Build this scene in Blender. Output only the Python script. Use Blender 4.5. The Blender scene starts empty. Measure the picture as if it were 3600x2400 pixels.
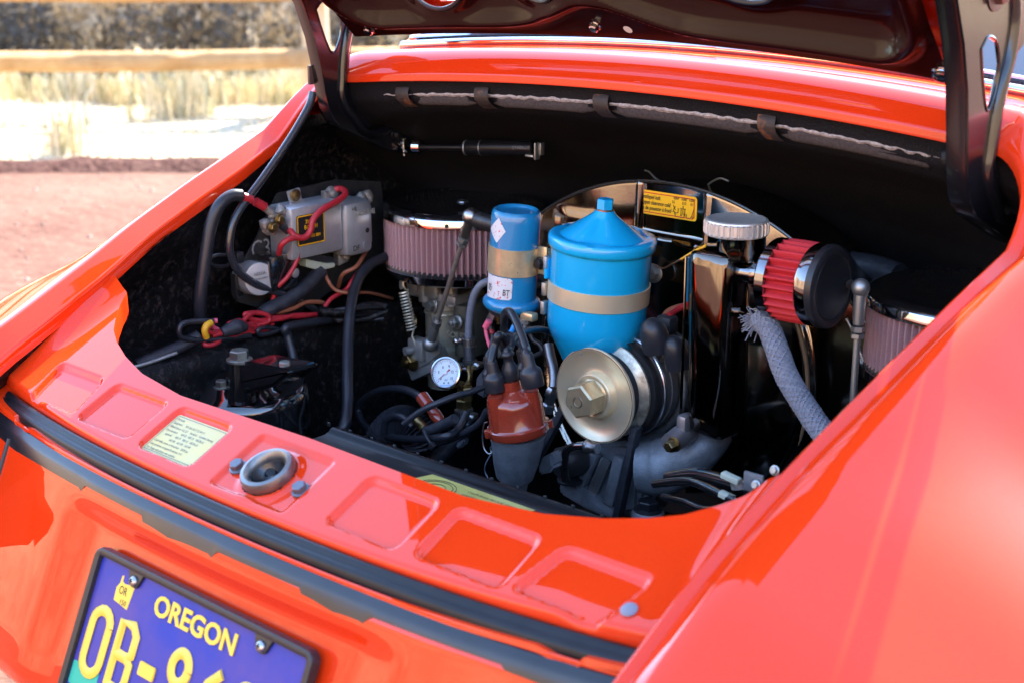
import bpy, bmesh, math, random
import numpy as np
from math import sin, cos, pi, radians, sqrt, atan, tan
from mathutils import Vector, Matrix, noise
random.seed(7)
S = bpy.context.scene
COL = S.collection
# ------------------------------------------------------------------ camera
YAW = radians(41.7); PITCH = atan(964/3267.0)
CAM = Vector((0.96905, 0.0, 1.2))
RGT = Vector((cos(YAW), sin(YAW), 0)); FWH = Vector((-sin(YAW), cos(YAW), 0)); UPZ = Vector((0, 0, 1))
FWD = FWH*cos(PITCH) - UPZ*sin(PITCH); UPV = FWH*sin(PITCH) + UPZ*cos(PITCH)
cd = bpy.data.cameras.new('camera'); cam = bpy.data.objects.new('camera', cd); COL.objects.link(cam)
cd.lens = 50; cd.sensor_width = 36; cd.clip_start = 0.02; cd.clip_end = 2000
M = Matrix((RGT, UPV, -FWD)).transposed().to_4x4(); M.translation = CAM
cam.matrix_world = M
cd.dof.use_dof = True; cd.dof.focus_distance = 1.60; cd.dof.aperture_fstop = 6.3; cd.dof.aperture_blades = 9
S.camera = cam
# ------------------------------------------------------------------ sky, sun, exposure
SUN = Vector((-0.30, 1.0, 0.80)).normalized()
S.world = bpy.data.worlds.new('World'); S.world.use_nodes = True
nt = S.world.node_tree; bg = nt.nodes['Background']
sky = nt.nodes.new('ShaderNodeTexSky'); sky.sky_type = 'NISHITA'; sky.sun_disc = False
sky.sun_elevation = math.asin(SUN.z); sky.sun_rotation = math.atan2(SUN.x, SUN.y)
sky.air_density = 1.0; sky.dust_density = 0.6; sky.ozone_density = 1.0; sky.altitude = 900
nt.links.new(sky.outputs[0], bg.inputs[0]); bg.inputs[1].default_value = 0.15
sl = bpy.data.lights.new('sun', 'SUN'); sl.energy = 4.2; sl.angle = radians(0.5); sl.color = (1, .93, .82)
so = bpy.data.objects.new('sun', sl); COL.objects.link(so); so.rotation_euler = SUN.to_track_quat('Z', 'Y').to_euler(); so.location = (0, 6, 6)
S.view_settings.view_transform = 'Standard'; S.view_settings.look = 'None'
S.view_settings.exposure = 3.1; S.view_settings.gamma = 1; S.view_settings.use_curve_mapping = False
S.cycles.max_bounces = 8; S.cycles.transparent_max_bounces = 8
S.cycles.caustics_reflective = False; S.cycles.caustics_refractive = False; S.cycles.sample_clamp_indirect = 8
# ------------------------------------------------------------------ measuring helpers: a sight line of the survey meets a real plane
FPX = 5000.0
def _ray(u, v): return RGT*((u-1800)/FPX) - UPV*((v-1200)/FPX) + FWD
def PY(u, v, y): r = _ray(u, v); return CAM + r*((y-CAM.y)/r.y)
def PX(u, v, x): r = _ray(u, v); return CAM + r*((x-CAM.x)/r.x)
def PZ(u, v, z): r = _ray(u, v); return CAM + r*((z-CAM.z)/r.z)
def D(u, v, y): return (PY(u, v, y)-CAM).dot(FWD)
def mpp(u, v, y): return D(u, v, y)/FPX       # metres per photo pixel there
# ------------------------------------------------------------------ object helpers
def tag(o, label=None, cat=None, group=None, kind=None):
    if label: o['label'] = label
    if cat: o['category'] = cat
    if group: o['group'] = group
    if kind: o['kind'] = kind
    return o
def empty(name, loc, label=None, cat=None, group=None, kind=None):
    o = bpy.data.objects.new(name, None); COL.objects.link(o); o.location = loc
    return tag(o, label, cat, group, kind)
def interp(x, pts):
    if x <= pts[0][0]: return pts[0][1]
    for (a, b), (c, d) in zip(pts, pts[1:]):
        if x <= c: return b+(d-b)*(x-a)/(c-a)
    return pts[-1][1]
def sstep(a, b, x):
    t = max(0, min(1, (x-a)/(b-a))); return t*t*(3-2*t)
class MB:
    """collects faces, builds one mesh object"""
    def __init__(s): s.v = []; s.f = []; s.m = []
    def add(s, vs, fs, mi=0):
        n = len(s.v); s.v += [tuple(p) for p in vs]; s.f += [tuple(i+n for i in f) for f in fs]; s.m += [mi]*len(fs)
        return s
    def grid(s, rows, closeu=False, mi=0, flip=False):
        n = len(rows[0]); vs = [p for r in rows for p in r]; fs = []
        for i in range(len(rows)-1):
            for j in range(n if closeu else n-1):
                a, b = i*n+j, i*n+(j+1) % n; c, d = (i+1)*n+(j+1) % n, (i+1)*n+j
                fs.append((a, d, c, b) if flip else (a, b, c, d))
        return s.add(vs, fs, mi)
    def box(s, c, size, rot=None, bev=0.0, mi=0, seg=2):
        bm = bmesh.new(); bmesh.ops.create_cube(bm, size=1)
        for v in bm.verts: v.co = Vector((v.co.x*size[0], v.co.y*size[1], v.co.z*size[2]))
        if bev: bmesh.ops.bevel(bm, geom=list(bm.edges), offset=bev, segments=seg, affect='EDGES', profile=.5)
        bm.verts.index_update(); c = Vector(c)
        R = rot if rot else Matrix.Identity(3)
        s.add([c+R@v.co for v in bm.verts], [[v.index for v in f.verts] for f in bm.faces], mi); bm.free(); return s
    def lathe(s, prof, org, ax=(0, 0, 1), n=32, mi=0, caps=True, mod=None):
        """prof: (radius, height) along ax from org"""
        ax = Vector(ax).normalized(); q = ax.to_track_quat('Z', 'Y').to_matrix(); org = Vector(org)
        rows = []
        for (r, h) in prof:
            rows.append([org+q@Vector((r*(mod(t, h) if mod else 1)*cos(t), r*(mod(t, h) if mod else 1)*sin(t), h)) for t in [2*pi*k/n for k in range(n)]])
        s.grid(rows, True, mi)
        if caps:
            for row, fl in ((rows[0], True), (rows[-1], False)):
                if (row[0]-row[n//2]).length > 1e-6:
                    s.add(row, [tuple(range(n))[::-1] if fl else tuple(range(n))], mi)
        return s
    def tube(s, pts, r, n=10, mi=0, sub=6, caps=True, smooth=True):
        pts = [Vector(p) for p in pts]; rs = r if isinstance(r, (list, tuple)) else [r]*len(pts)
        P = []; Rr = []
        if smooth and len(pts) > 2:
            e = [pts[0]*2-pts[1]]+pts+[pts[-1]*2-pts[-2]]
            for i in range(1, len(e)-2):
                for k in range(sub):
                    t = k/sub; a, b, c, d = e[i-1], e[i], e[i+1], e[i+2]
                    P.append(.5*((2*b)+(c-a)*t+(2*a-5*b+4*c-d)*t*t+(3*b-a-3*c+d)*t**3)); Rr.append(rs[i-1]*(1-t)+rs[i]*t)
            P.append(pts[-1]); Rr.append(rs[-1])
        else: P, Rr = pts, rs
        nrm = None; rows = []
        for i, p in enumerate(P):
            t = (P[min(i+1, len(P)-1)]-P[max(i-1, 0)]).normalized()
            if nrm is None: nrm = t.orthogonal().normalized()
            nrm = (nrm-t*nrm.dot(t)).normalized(); b = t.cross(nrm)
            rows.append([p+(nrm*cos(2*pi*k/n)+b*sin(2*pi*k/n))*Rr[i] for k in range(n)])
        s.grid(rows, True, mi)
        if caps:
            s.add(rows[0], [tuple(range(n))[::-1]], mi); s.add(rows[-1], [tuple(range(n))], mi)
        return s
    def prism(s, poly, org, ux, uy, depth, mi=0, bev=0):
        """2-D outline poly (list of (a,b)) in plane org+a*ux+b*uy, extruded by vector depth"""
        org, ux, uy, depth = map(Vector, (org, ux, uy, depth))
        bm = bmesh.new(); a = [bm.verts.new(org+ux*p[0]+uy*p[1]) for p in poly]; f = bm.faces.new(a)
        e = bmesh.ops.extrude_face_region(bm, geom=[f]); vs = [v for v in e['geom'] if isinstance(v, bmesh.types.BMVert)]
        for v in vs: v.co += depth
        bmesh.ops.recalc_face_normals(bm, faces=bm.faces)
        if bev: bmesh.ops.bevel(bm, geom=[x for x in bm.edges if x.calc_face_angle(0) > .6], offset=bev, segments=2, affect='EDGES')
        bm.verts.index_update()
        s.add([v.co.copy() for v in bm.verts], [[v.index for v in f.verts] for f in bm.faces], mi); bm.free(); return s
    def hexa(s, org, ax, r, h, mi=0, rot=0, cham=.12):
        ax = Vector(ax).normalized(); q = ax.to_track_quat('Z', 'Y').to_matrix(); org = Vector(org)
        def ring(rr, hh): return [org+q@Vector((rr*cos(rot+pi/3*k), rr*sin(rot+pi/3*k), hh)) for k in range(6)]
        rows = [ring(r, 0), ring(r, h*(1-cham)), ring(r*.88, h)]
        s.grid(rows, True, mi); s.add(rows[0], [tuple(range(6))[::-1]], mi); s.add(rows[2], [tuple(range(6))], mi); return s
    def ball(s, c, r, n=16, mi=0, sq=(1, 1, 1)):
        pr = [(r*sin(pi*k/(n//2))+1e-7, -r*cos(pi*k/(n//2))) for k in range(n//2+1)]
        m2 = MB().lathe(pr, (0, 0, 0), n=n, caps=False); c = Vector(c)
        return s.add([c+Vector((v[0]*sq[0], v[1]*sq[1], v[2]*sq[2])) for v in m2.v], m2.f, mi)
    def build(s, name, mats, parent=None, angle=40, **kw):
        me = bpy.data.meshes.new(name); me.from_pydata(s.v, [], s.f)
        mats = mats if isinstance(mats, (list, tuple)) else [mats]
        for m in mats: me.materials.append(m)
        me.polygons.foreach_set('material_index', s.m)
        bm = bmesh.new(); bm.from_mesh(me); bmesh.ops.remove_doubles(bm, verts=bm.verts, dist=1e-6)
        if kw.pop('fixn', True): bmesh.ops.recalc_face_normals(bm, faces=bm.faces)
        bm.to_mesh(me); bm.free()
        me.polygons.foreach_set('use_smooth', [True]*len(me.polygons)); me.set_sharp_from_angle(angle=radians(angle)); me.update()
        o = bpy.data.objects.new(name, me); COL.objects.link(o)
        if parent: 
            o.parent = parent; o.matrix_parent_inverse = Matrix.Translation(-CARLOC) if parent is CAR else (Matrix.Translation(-parent.location) if parent.type == 'EMPTY' else Matrix.Identity(4))
        return tag(o, **kw)
def text_mesh(name, txt, size, mat, parent, org, ux, uy, depth=.0003, xs=1.0, bold=0.0, align='LEFT', shear=0, mono=None, **kw):
    """flat lettering lying on the plane org, ux, uy"""
    c = bpy.data.curves.new(name, 'FONT'); c.body = txt; c.size = size; c.extrude = depth; c.offset = bold; c.align_x = align; c.shear = shear
    c.resolution_u = 3
    o = bpy.data.objects.new(name, c); COL.objects.link(o)
    dg = bpy.context.evaluated_depsgraph_get(); me = bpy.data.meshes.new_from_object(o.evaluated_get(dg))
    bpy.data.objects.remove(o); bpy.data.curves.remove(c)
    ux, uy = Vector(ux).normalized(), Vector(uy).normalized(); n = ux.cross(uy)
    Mx = Matrix((ux*xs, uy, n)).transposed().to_4x4(); Mx.translation = Vector(org); me.transform(Mx)
    me.materials.clear(); me.materials.append(mat)
    o = bpy.data.objects.new(name, me); COL.objects.link(o)
    if parent: o.parent = parent
    return tag(o, **kw)
# ------------------------------------------------------------------ materials
def mat(name, col, rough=.5, metal=0, coat=0, spec=.5, noise_s=0, noise_c=None, noise_f=.5, bump=0, bump_s=200, detail=4, rn=0, ct=.03, stretch=None, thr=None, ior=None):
    m = bpy.data.materials.new(name); m.use_nodes = True; t = m.node_tree; b = t.nodes['Principled BSDF']
    b.inputs['Base Color'].default_value = (*col, 1); b.inputs['Roughness'].default_value = rough; b.inputs['Metallic'].default_value = metal
    b.inputs['Coat Weight'].default_value = coat; b.inputs['Coat Roughness'].default_value = ct; b.inputs['Specular IOR Level'].default_value = spec
    tc = t.nodes.new('ShaderNodeTexCoord'); src = tc.outputs['Object']
    if stretch:
        mp = t.nodes.new('ShaderNodeMapping'); mp.inputs['Scale'].default_value = stretch; t.links.new(src, mp.inputs[0]); src = mp.outputs[0]
    if noise_c is not None:
        n = t.nodes.new('ShaderNodeTexNoise'); n.inputs['Scale'].default_value = noise_s; n.inputs['Detail'].default_value = detail; n.inputs['Roughness'].default_value = .65
        t.links.new(src, n.inputs['Vector'])
        r = t.nodes.new('ShaderNodeValToRGB'); lo, hi = thr if thr else (.5-noise_f*.5, .5+noise_f*.5)
        r.color_ramp.elements[0].position = lo; r.color_ramp.elements[1].position = hi
        r.color_ramp.elements[0].color = (*col, 1); r.color_ramp.elements[1].color = (*noise_c, 1)
        t.links.new(n.outputs['Fac'], r.inputs[0]); t.links.new(r.outputs[0], b.inputs['Base Color'])
        if rn:
            mr = t.nodes.new('ShaderNodeMapRange'); mr.inputs[3].default_value = rough-rn; mr.inputs[4].default_value = rough+rn
            t.links.new(n.outputs['Fac'], mr.inputs[0]); t.links.new(mr.outputs[0], b.inputs['Roughness'])
    if bump:
        n2 = t.nodes.new('ShaderNodeTexNoise'); n2.inputs['Scale'].default_value = bump_s; n2.inputs['Detail'].default_value = 5
        t.links.new(src, n2.inputs['Vector'])
        bp = t.nodes.new('ShaderNodeBump'); bp.inputs['Strength'].default_value = 1; bp.inputs['Distance'].default_value = bump
        t.links.new(n2.outputs['Fac'], bp.inputs['Height']); t.links.new(bp.outputs[0], b.inputs['Normal'])
    return m
PAINT = mat('orange_paint', (.72, .036, .005), .6, coat=1, spec=0, noise_s=900, noise_c=(.78, .046, .007), noise_f=.3, ct=.02, detail=1)
PAINT.node_tree.nodes['Principled BSDF'].inputs['Coat IOR'].default_value = 1.5
LIDBLK = mat('underlid_black_red_reflection', (.014, .0015, .0015), .30, coat=.30, spec=.05, bump=.00012, bump_s=90, ct=.08)  # black paint; the red in its base colour stands in for the sill's reflection
BLKGLOSS = mat('gloss_black_enamel', (.006, .006, .007), .16, coat=1, noise_s=60, noise_c=(.012, .011, .011), noise_f=.6, ct=.03, bump=.00004, bump_s=40)
BLKSAT = mat('satin_black_metal', (.010, .010, .012), .38, noise_s=40, noise_c=(.03, .028, .028), noise_f=.5, bump=.0003, bump_s=120)
TUB = mat('undercoated_black_metal', (.0025, .0024, .0028), .45, spec=.30, noise_s=120, noise_c=(.060, .050, .052), thr=(.52, .80), bump=.0012, bump_s=260)
FIREW = mat('black_sound_mat', (.0025, .0024, .0034), .7, spec=.22, noise_s=9, noise_c=(.011, .009, .010), noise_f=.6, bump=.0016, bump_s=420, detail=9)
FOAM = mat('grey_brown_foam', (.034, .026, .026), .95, noise_s=300, noise_c=(.10, .078, .072), noise_f=.5, bump=.0015, bump_s=900)
FOAMEDGE = mat('torn_pale_backing', (.55, .47, .42), .9, noise_s=300, noise_c=(.2, .16, .14), noise_f=.4, bump=.001, bump_s=600)
RUSTY = mat('rusty_brown_flange', (.030, .019, .014), .6, noise_s=50, noise_c=(.30, .10, .03), thr=(.55, .75), bump=.0008, bump_s=300)
RUB = mat('black_rubber', (.014, .016, .022), .38, noise_s=60, noise_c=(.024, .026, .033), noise_f=.5, bump=.0001, bump_s=400)  # bluish lift in the black base imitates sky sheen on the hoses
RUBMATTE = mat('dusty_rubber', (.018, .020, .027), .5, noise_s=120, noise_c=(.055, .058, .068), thr=(.45, .85), bump=.0003, bump_s=500)
CHROME = mat('chrome', (.80, .80, .82), .07, 1, noise_s=50, noise_c=(.62, .6, .6), noise_f=.5, rn=.05)
STEEL = mat('bright_steel', (.66, .66, .66), .34, 1, noise_s=160, noise_c=(.30, .29, .28), noise_f=.6, rn=.1)
ZINC = mat('dull_zinc', (.52, .53, .51), .46, .9, noise_s=120, noise_c=(.34, .35, .34), noise_f=.6, rn=.12, bump=.0001, bump_s=500)
GOLD = mat('gold_cadmium_plating', (.95, .76, .46), .30, .6, noise_s=45, noise_c=(.42, .33, .20), noise_f=.7, rn=.1, bump=.00005, bump_s=60)
GOLDPALE = mat('pale_yellow_plating', (.95, .83, .60), .33, .6, noise_s=35, noise_c=(.86, .70, .44), noise_f=.8, rn=.1)
BRASS = mat('aged_brass', (.42, .30, .12), .35, 1, noise_s=150, noise_c=(.2, .14, .07), noise_f=.6)
CAST = mat('cast_aluminium', (.30, .305, .30), .5, .6, noise_s=90, noise_c=(.46, .45, .41), noise_f=.6, bump=.0004, bump_s=420)
CASTYEL = mat('stained_carburettor_alloy', (.40, .37, .27), .42, .5, noise_s=45, noise_c=(.64, .60, .47), noise_f=.6, bump=.0004, bump_s=380)
CASTGREY = mat('blue_grey_casting', (.12, .13, .15), .38, .4, noise_s=70, noise_c=(.27, .29, .315), noise_f=.6, bump=.0007, bump_s=650)
BLUE = mat('sky_blue_enamel', (.004, .40, .76), .30, coat=1, noise_s=30, noise_c=(.008, .44, .80), noise_f=.5, ct=.03)
BLUED = mat('coil_blue_enamel', (.008, .20, .42), .28, coat=.9, noise_s=500, noise_c=(.012, .235, .48), noise_f=.5, ct=.06)
REDCAP = mat('red_brown_bakelite', (.27, .030, .014), .2, coat=1, noise_s=300, noise_c=(.31, .042, .02), noise_f=.5, ct=.04)
WIRERED = mat('red_wire', (.50, .020, .03), .4, noise_s=200, noise_c=(.35, .02, .03), noise_f=.5)
WIREBRN = mat('brown_wire', (.30, .10, .05), .5)
WIREYEL = mat('yellow_sleeve', (.80, .42, .02), .5)
WIREPNK = mat('pink_connector', (.70, .10, .18), .45)
WIREBLU = mat('blue_connector', (.02, .30, .75), .4)
HOSEGREY = mat('blue_grey_hose', (.20, .225, .28), .42, noise_s=220, noise_c=(.12, .14, .18), noise_f=.5)
PLEATGREY = mat('mauve_filter_gauze', (.50, .30, .31), .8, noise_s=700, noise_c=(.34, .19, .20), noise_f=.6, bump=.001, bump_s=900)
PLEATRED = mat('red_filter_gauze', (.60, .020, .032), .7, noise_s=700, noise_c=(.42, .012, .02), noise_f=.6, bump=.0006, bump_s=900)
YELLOW = mat('yellow_sticker_film', (1.0, .52, .008), .5)
REDINK = mat('red_print', (.62, .05, .02), .5)
BLKINK = mat('black_print', (.012, .012, .012), .5)
CREAM = mat('cream_sticker', (.70, .58, .22), .55, spec=.2, noise_s=30, noise_c=(.60, .56, .32), noise_f=.6)
GREYINK = mat('faded_grey_print', (.16, .18, .16), .6)
OLIVE = mat('olive_gold_sticker', (.58, .50, .12), .35, coat=.5, noise_s=60, noise_c=(.42, .36, .09), noise_f=.5)
WHITEST = mat('worn_white_sticker', (.68, .68, .70), .5, noise_s=240, noise_c=(.62, .04, .04), thr=(.58, .61), detail=6)
WHITE = mat('white_enamel', (.75, .77, .80), .4)
IVORY = mat('ivory_plastic', (.55, .60, .47), .5, noise_s=300, noise_c=(.42, .46, .36), noise_f=.5)
PLATEBLUE = mat('plate_blue_purple', (.012, .040, .34), .4, spec=.3, noise_s=11, noise_c=(.090, .060, .28), noise_f=.35)
PLATEYEL = mat('plate_yellow', (.92, .60, .07), .4, coat=.1)
GREEN = mat('green_sticker', (.02, .45, .28), .5)
PLASTICBLK = mat('black_plastic', (.014, .014, .017), .33, noise_s=200, noise_c=(.022, .022, .026), noise_f=.5)
GLASS = mat('tinted_window_glass', (.03, .035, .04), .02, coat=1, ct=.01, spec=.9)
BRAID = mat('grey_braided_sleeve', (.17, .18, .22), .85, noise_s=300, noise_c=(.26, .27, .31), noise_f=.6, bump=.001, bump_s=700)
STEELBRAID = mat('steel_braid', (.35, .36, .38), .4, .9, noise_s=500, noise_c=(.30, .07, .03), thr=(.6, .68))
BLKGLOSS.node_tree.nodes['Principled BSDF'].inputs['Coat IOR'].default_value = 1.8
MIRBLK = mat('polished_black_chrome', (.30, .27, .235), .09, 1, noise_s=30, noise_c=(.22, .19, .165), noise_f=.7, rn=.05, bump=.00006, bump_s=60)
# ------------------------------------------------------------------ the car
CARLOC = Vector((0, 2.2, 0))
CAR = empty('sports_car', CARLOC, 'orange rear-engined sports car with its engine lid raised, engine bay open', 'car')
def yb(x):
    x = abs(x); return .7247+.113*x*x+.243*x**4
def xin(y): return interp(y, [(.60, .452), (.70, .447), (.80, .450), (.886, .455), (.97, .467), (1.104, .478), (1.19, .490), (1.25, .496)])
def zin(y): return interp(y, [(.60, .655), (.66, .695), (.70, .712), (.76, .745), (.80, .764), (.886, .803), (.97, .845), (1.105, .897), (1.19, .934), (1.25, .962)])
def zcrest(y): return interp(y, [(.56, .60), (.60, .655), (.63, .683), (.66, .704), (.70, .727), (.76, .762), (.89, .821), (.945, .846), (1.046, .888), (1.15, .927), (1.23, .955), (1.30, .975), (1.45, 1.0), (1.7, 1.02)])
def xcrest(y): return xin(y)+.030
def drop(u, y=.8):
    ex = sstep(.86, 1.04, y)*(.040*sstep(0, .09, u)+.020*sstep(.10, .27, u))
    if u < .27: return .31*u+.36*u*u+ex
    return interp(u, [(.27, .112), (.295, .142), (.312, .18), (.322, .23), (.327, .33), (.327, .50)])+ex
def lipy(x): return 1.268-.1*x*x
def lipz(x): return 1.030-.11*x*x
def ztop(x, y):   # outside surface away from the opening
    return zcrest(y)-drop(max(0, abs(x)-xcrest(y)), y)
SEC_R = [(0, -.016), (0, -.002), (.0015, 0), (.0035, .0004), (.0105, -.0050), (.0130, -.0045), (.0285, .0108), (.0315, .0112)]
SEC_C = [(0, -.010), (0, -.002), (.0015, .001), (.010, .009), (.016, .016), (.028, .0245), (.034, .0262), (.040, .0272)]
def station_list():
    st = []
    ys = [.56, .58, .60, .62, .64, .66, .68, .70, .72, .74, .76]+[.78+.02*i for i in range(21)]
    for y in ys: st.append(('r', y))
    for k in range(1, 13): st.append(('k', k/13))
    for i in range(0, 31): st.append(('c', .42*(1-i/30)))
    return st
def section(s):
    k, t = s
    us = [.012, .03, .055, .085, .12, .155, .19, .22, .25, .27, .285, .30, .31, .318, .323, .326, .327, .327]
    if k == 'r':
        x0, z0 = xin(t), zin(t); P = [Vector((x0+a, t, z0+b)) for a, b in SEC_R]
        dz = zcrest(t)-(z0+.0115)
        P = [Vector((p.x, p.y, p.z+dz*i/7)) for i, p in enumerate(P)]
        for i, u in enumerate(us):
            z = zcrest(t)-drop(u, t)
            if i == len(us)-1: z = .45
            if i == len(us)-2: z = .62
            P.append(Vector((xcrest(t)+.004+u, t, z)))
        return P
    if k == 'c':
        y0, z0 = lipy(t), lipz(t); P = [Vector((t, y0+a, z0+b)) for a, b in SEC_C]
        for i, u in enumerate(us):
            v = .040+(i+1)*.0042
            P.append(Vector((t, y0+v, z0+.0272)))
        return P
    a = t*pi/2; A = section(('r', 1.18)); B = section(('c', .42))
    R0 = A[1]; C0 = B[1]; P = []
    w = sstep(0, 1, t)
    base = Vector((.42+(R0.x-.42)*cos(a)**.8, 1.18+(C0.y-1.18)*sin(a)**.8, R0.z+(C0.z-R0.z)*sin(a)**.9))
    dr = Vector((cos(a), sin(a), 0))
    for i in range(len(A)):
        da, dc = A[i]-R0, B[i]-C0
        d = (1-w)*abs(da.x)+w*abs(dc.y); zz = (1-w)*da.z+w*dc.z
        p = base+dr*d; p.z = base.z+zz
        P.append(p)
    return P
half = [section(s) for s in station_list()]
rows = half+[[Vector((-p.x, p.y, p.z)) for p in r] for r in half[::-1][1:]]
SHELL = MB().grid(rows, mi=0).build('body_panel', PAINT, CAR, angle=45)
# fender caps behind the corner (quarter panel up to the pillar)
for sx in (1, -1):
    q = MB(); rr = []
    for i in range(14):
        y = 1.29+i*.05; row = []
        for j in range(22):
            x = .46+j*.36/21; zc = 1.0+.045*sstep(1.2, 1.6, y)-.10*x*x
            z = min(ztop(x, y)-.001, ztop(x, y)) if x > .5 else ztop(.5, y)+(.5-x)*.35
            z = z-.004*(x < .52)
            if y < 1.30 and x < .55: z -= .02
            row.append(Vector((sx*x, y, z)))
        rr.append(row)
    q.grid(rr).build('quarter_panel', PAINT, CAR)
# cowl between lip panel and window, roof, window
mb = MB(); rr = []
for i in range(41):
    x = -.46+.92*i/40; y0 = lipy(x); rr.append([Vector((x, y0+.112+d, lipz(x)+.0275+dz)) for d, dz in ((0, 0), (.012, .001), (.02, -.004), (.03, -.03))])
mb.grid(rr).build('window_ledge', PAINT, CAR)
W0 = lambda x: Vector((x, lipy(x)+.120, lipz(x)+.029)); 
def WT(x): return Vector((x*.86, 1.86-.25*x*x, 1.285-.10*x*x))
mb = MB(); mb.grid([[W0(x).lerp(WT(x), j/8)+Vector((0, 0, .03*sin(pi*j/8))) for j in range(9)] for x in [-.44+.88*i/24 for i in range(25)]])
WIN = mb.build('rear_window', GLASS, CAR)
MB().tube([W0(-.445+.89*i/24)+Vector((0, -.004, .002)) for i in range(25)], .0058, n=10, sub=2).build('window_trim', CHROME, WIN)
MB().tube([W0(-.445+.89*i/24)+Vector((0, .012, .011)) for i in range(25)], .0035, n=8, sub=2).build('window_trim', CHROME, WIN)
MB().lathe([(.0072, -.03), (.0074, -.029), (.0074, .029), (.0072, .03)], W0(.02)+Vector((0, -.004, .002)), (1, 0, .0), n=14).build('trim_joint', CHROME, WIN)
mb = MB(); rr = []
for i in range(33):
    t = -1+2*i/32; x = t*.40; row = [WT(t*.46)+Vector((0, -.004, .004))]
    for y, dz in ((1.95, .02), (2.2, .035), (2.6, .035), (3.0, .01)): row.append(Vector((x*1.25, y, 1.285+dz-.16*x*x)))
    rr.append(row)
mb.grid(rr).build('roof_panel', PAINT, CAR)
for sx in (1, -1):   # rear pillars
    a = []
    for i in range(9):
        t = i/8; p = W0(.44).lerp(WT(.44), t)+Vector((0, 0, .03*sin(pi*t)+.004))
        a.append([Vector((sx*(p.x-.008), p.y, p.z)), Vector((sx*(p.x+.03), p.y+.02, p.z-.004)), Vector((sx*(p.x+.085), p.y+.05, p.z-.05)), Vector((sx*(p.x+.13), p.y+.08, p.z-.16))])
    MB().grid(a).build('rear_pillar', PAINT, CAR)
# ---- rear sill with pressed panels
CUT = [(0, .806), (.20, .803), (.28, .812), (.33, .825), (.365, .838), (.39, .851), (.41, .868), (.425, .884), (.434, .900)]
def ycut(x): return interp(abs(x), CUT)
def rr_mask(x, y, x0, x1, y0, y1, r, w, skew=0):
    cx, cy = (x0+x1)/2, (y0+y1)/2; x = x-skew*(y-cy)
    qx, qy = abs(x-cx)-((x1-x0)/2-r), abs(y-cy)-((y1-y0)/2-r)
    d = sqrt(max(qx, 0)**2+max(qy, 0)**2)+min(max(qx, qy), 0)-r
    return 1-sstep(-w, 0, d)
def shelf_z(x, y):
    ax = abs(x); z = .731+.47*(y-.791)
    dp = 0
    dp += rr_mask(ax, y, .312, .400, .742, .793, .010, .0038, .28)*.0055
    dp += rr_mask(ax, y, .202, .297, .738, .793, .010, .0038)*.0055
    dp += rr_mask(ax, y, .096, .184, .735, .793, .010, .0038)*.0055
    dp += rr_mask(x, y, -.058, .050, .728, .795, .006, .005)*.0035
    z -= dp
    # raised collar round the latch
    d = sqrt((x+.004)**2+((y-.759)/.95)**2); z += .0025*(1-sstep(.026, .036, d))-.020*(1-sstep(.0235, .0255, d))
    z += .026*sstep(.415, .470, ax)**1.5*sstep(.74, .86, y)
    return z
NX, NY = 430, 56; mb = MB(); rows = []
for i in range(NX+1):
    x = -.468+.936*i/NX; y0, y1 = ycut(x), yb(x); row = []
    row.append(Vector((x, y0+.0015, shelf_z(x, y0)-.026))); row.append(Vector((x, y0+.001, shelf_z(x, y0)-.003)))
    for j in range(NY+1):
        y = y0+(y1-y0)*j/NY; row.append(Vector((x, y, shelf_z(x, y))))
    z = shelf_z(x, y1)
    for dy, dz in ((-.0022, -.0012), (-.0036, -.0032), (-.0042, -.006), (-.0045, -.012), (-.0035, -.018), (-.006, -.020), (-.018, -.0215), (-.024, -.0215), (-.0255, -.026)):
        row.append(Vector((x, y1+dy, z+dz)))
    rows.append(row)
SILL = mb.grid(rows).build('engine_sill', PAINT, CAR, angle=60)
# end pieces that close the sill against the gutters (light catching corner)
# rubber seal, flange, lower weather strip
def lip(x, dy, z): return Vector((x, yb(x)+dy, z))
def zl(x): return .7005+.04*abs(x)**2*.7
xs = [-.448+.896*i/90 for i in range(91)]
sealrow = []
for x in xs:
    b = zl(x)-.0125; sealrow.append([lip(x, -.0048, b+.004), lip(x, -.0075, b+.0062), lip(x, -.0105, b+.0058), lip(x, -.0125, b+.0035), lip(x, -.0140, b+.0008), lip(x, -.0160, b+.0012), lip(x, -.0185, b-.0010), lip(x, -.0200, b-.0045), lip(x, -.0205, b-.0085)])
MB().grid(sealrow).build('rubber_seal', mat('glossy_seal_rubber', (.004, .0045, .006), .34, spec=.35, noise_s=40, noise_c=(.012, .012, .015), noise_f=.5, ct=.1), CAR, angle=80)
MB().tube([lip(x, -.0235, zl(x)-.0215) for x in xs[::3]], .0019, n=8, sub=3).build('sill_flange', PAINT, CAR)
def stripw(x):
    for a, b, w in ((-.46, -.215, .016), (-.11, .005, .015), (.115, .20, .012), (.33, .45, .010)):
        if a <= x <= b: return .005+w*(.45+.55*sstep(a, b-.02, x))*(1-sstep(b-.012, b, x))
    return .005
st = []
for i in range(241):
    x = -.455+.91*i/240; w = stripw(x); b = zl(x)-.0235
    st.append([lip(x, -.0225, b+.001), lip(x, -.0262, b-.001), lip(x, -.030, b-.0045), lip(x, -.0325, b-.0075), lip(x, -.0335-.25*w, b-.0085-.75*w), lip(x, -.0315-.25*w, b-.0100-.75*w), lip(x, -.027, b-.012)])
STRIP = mat('weathered_rubber_strip', (.006, .006, .008), .30, noise_s=25, noise_c=(.016, .017, .022), noise_f=.5, coat=.35, ct=.15)
MB().grid(st).build('lid_weatherstrip', STRIP, CAR, angle=60)
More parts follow.
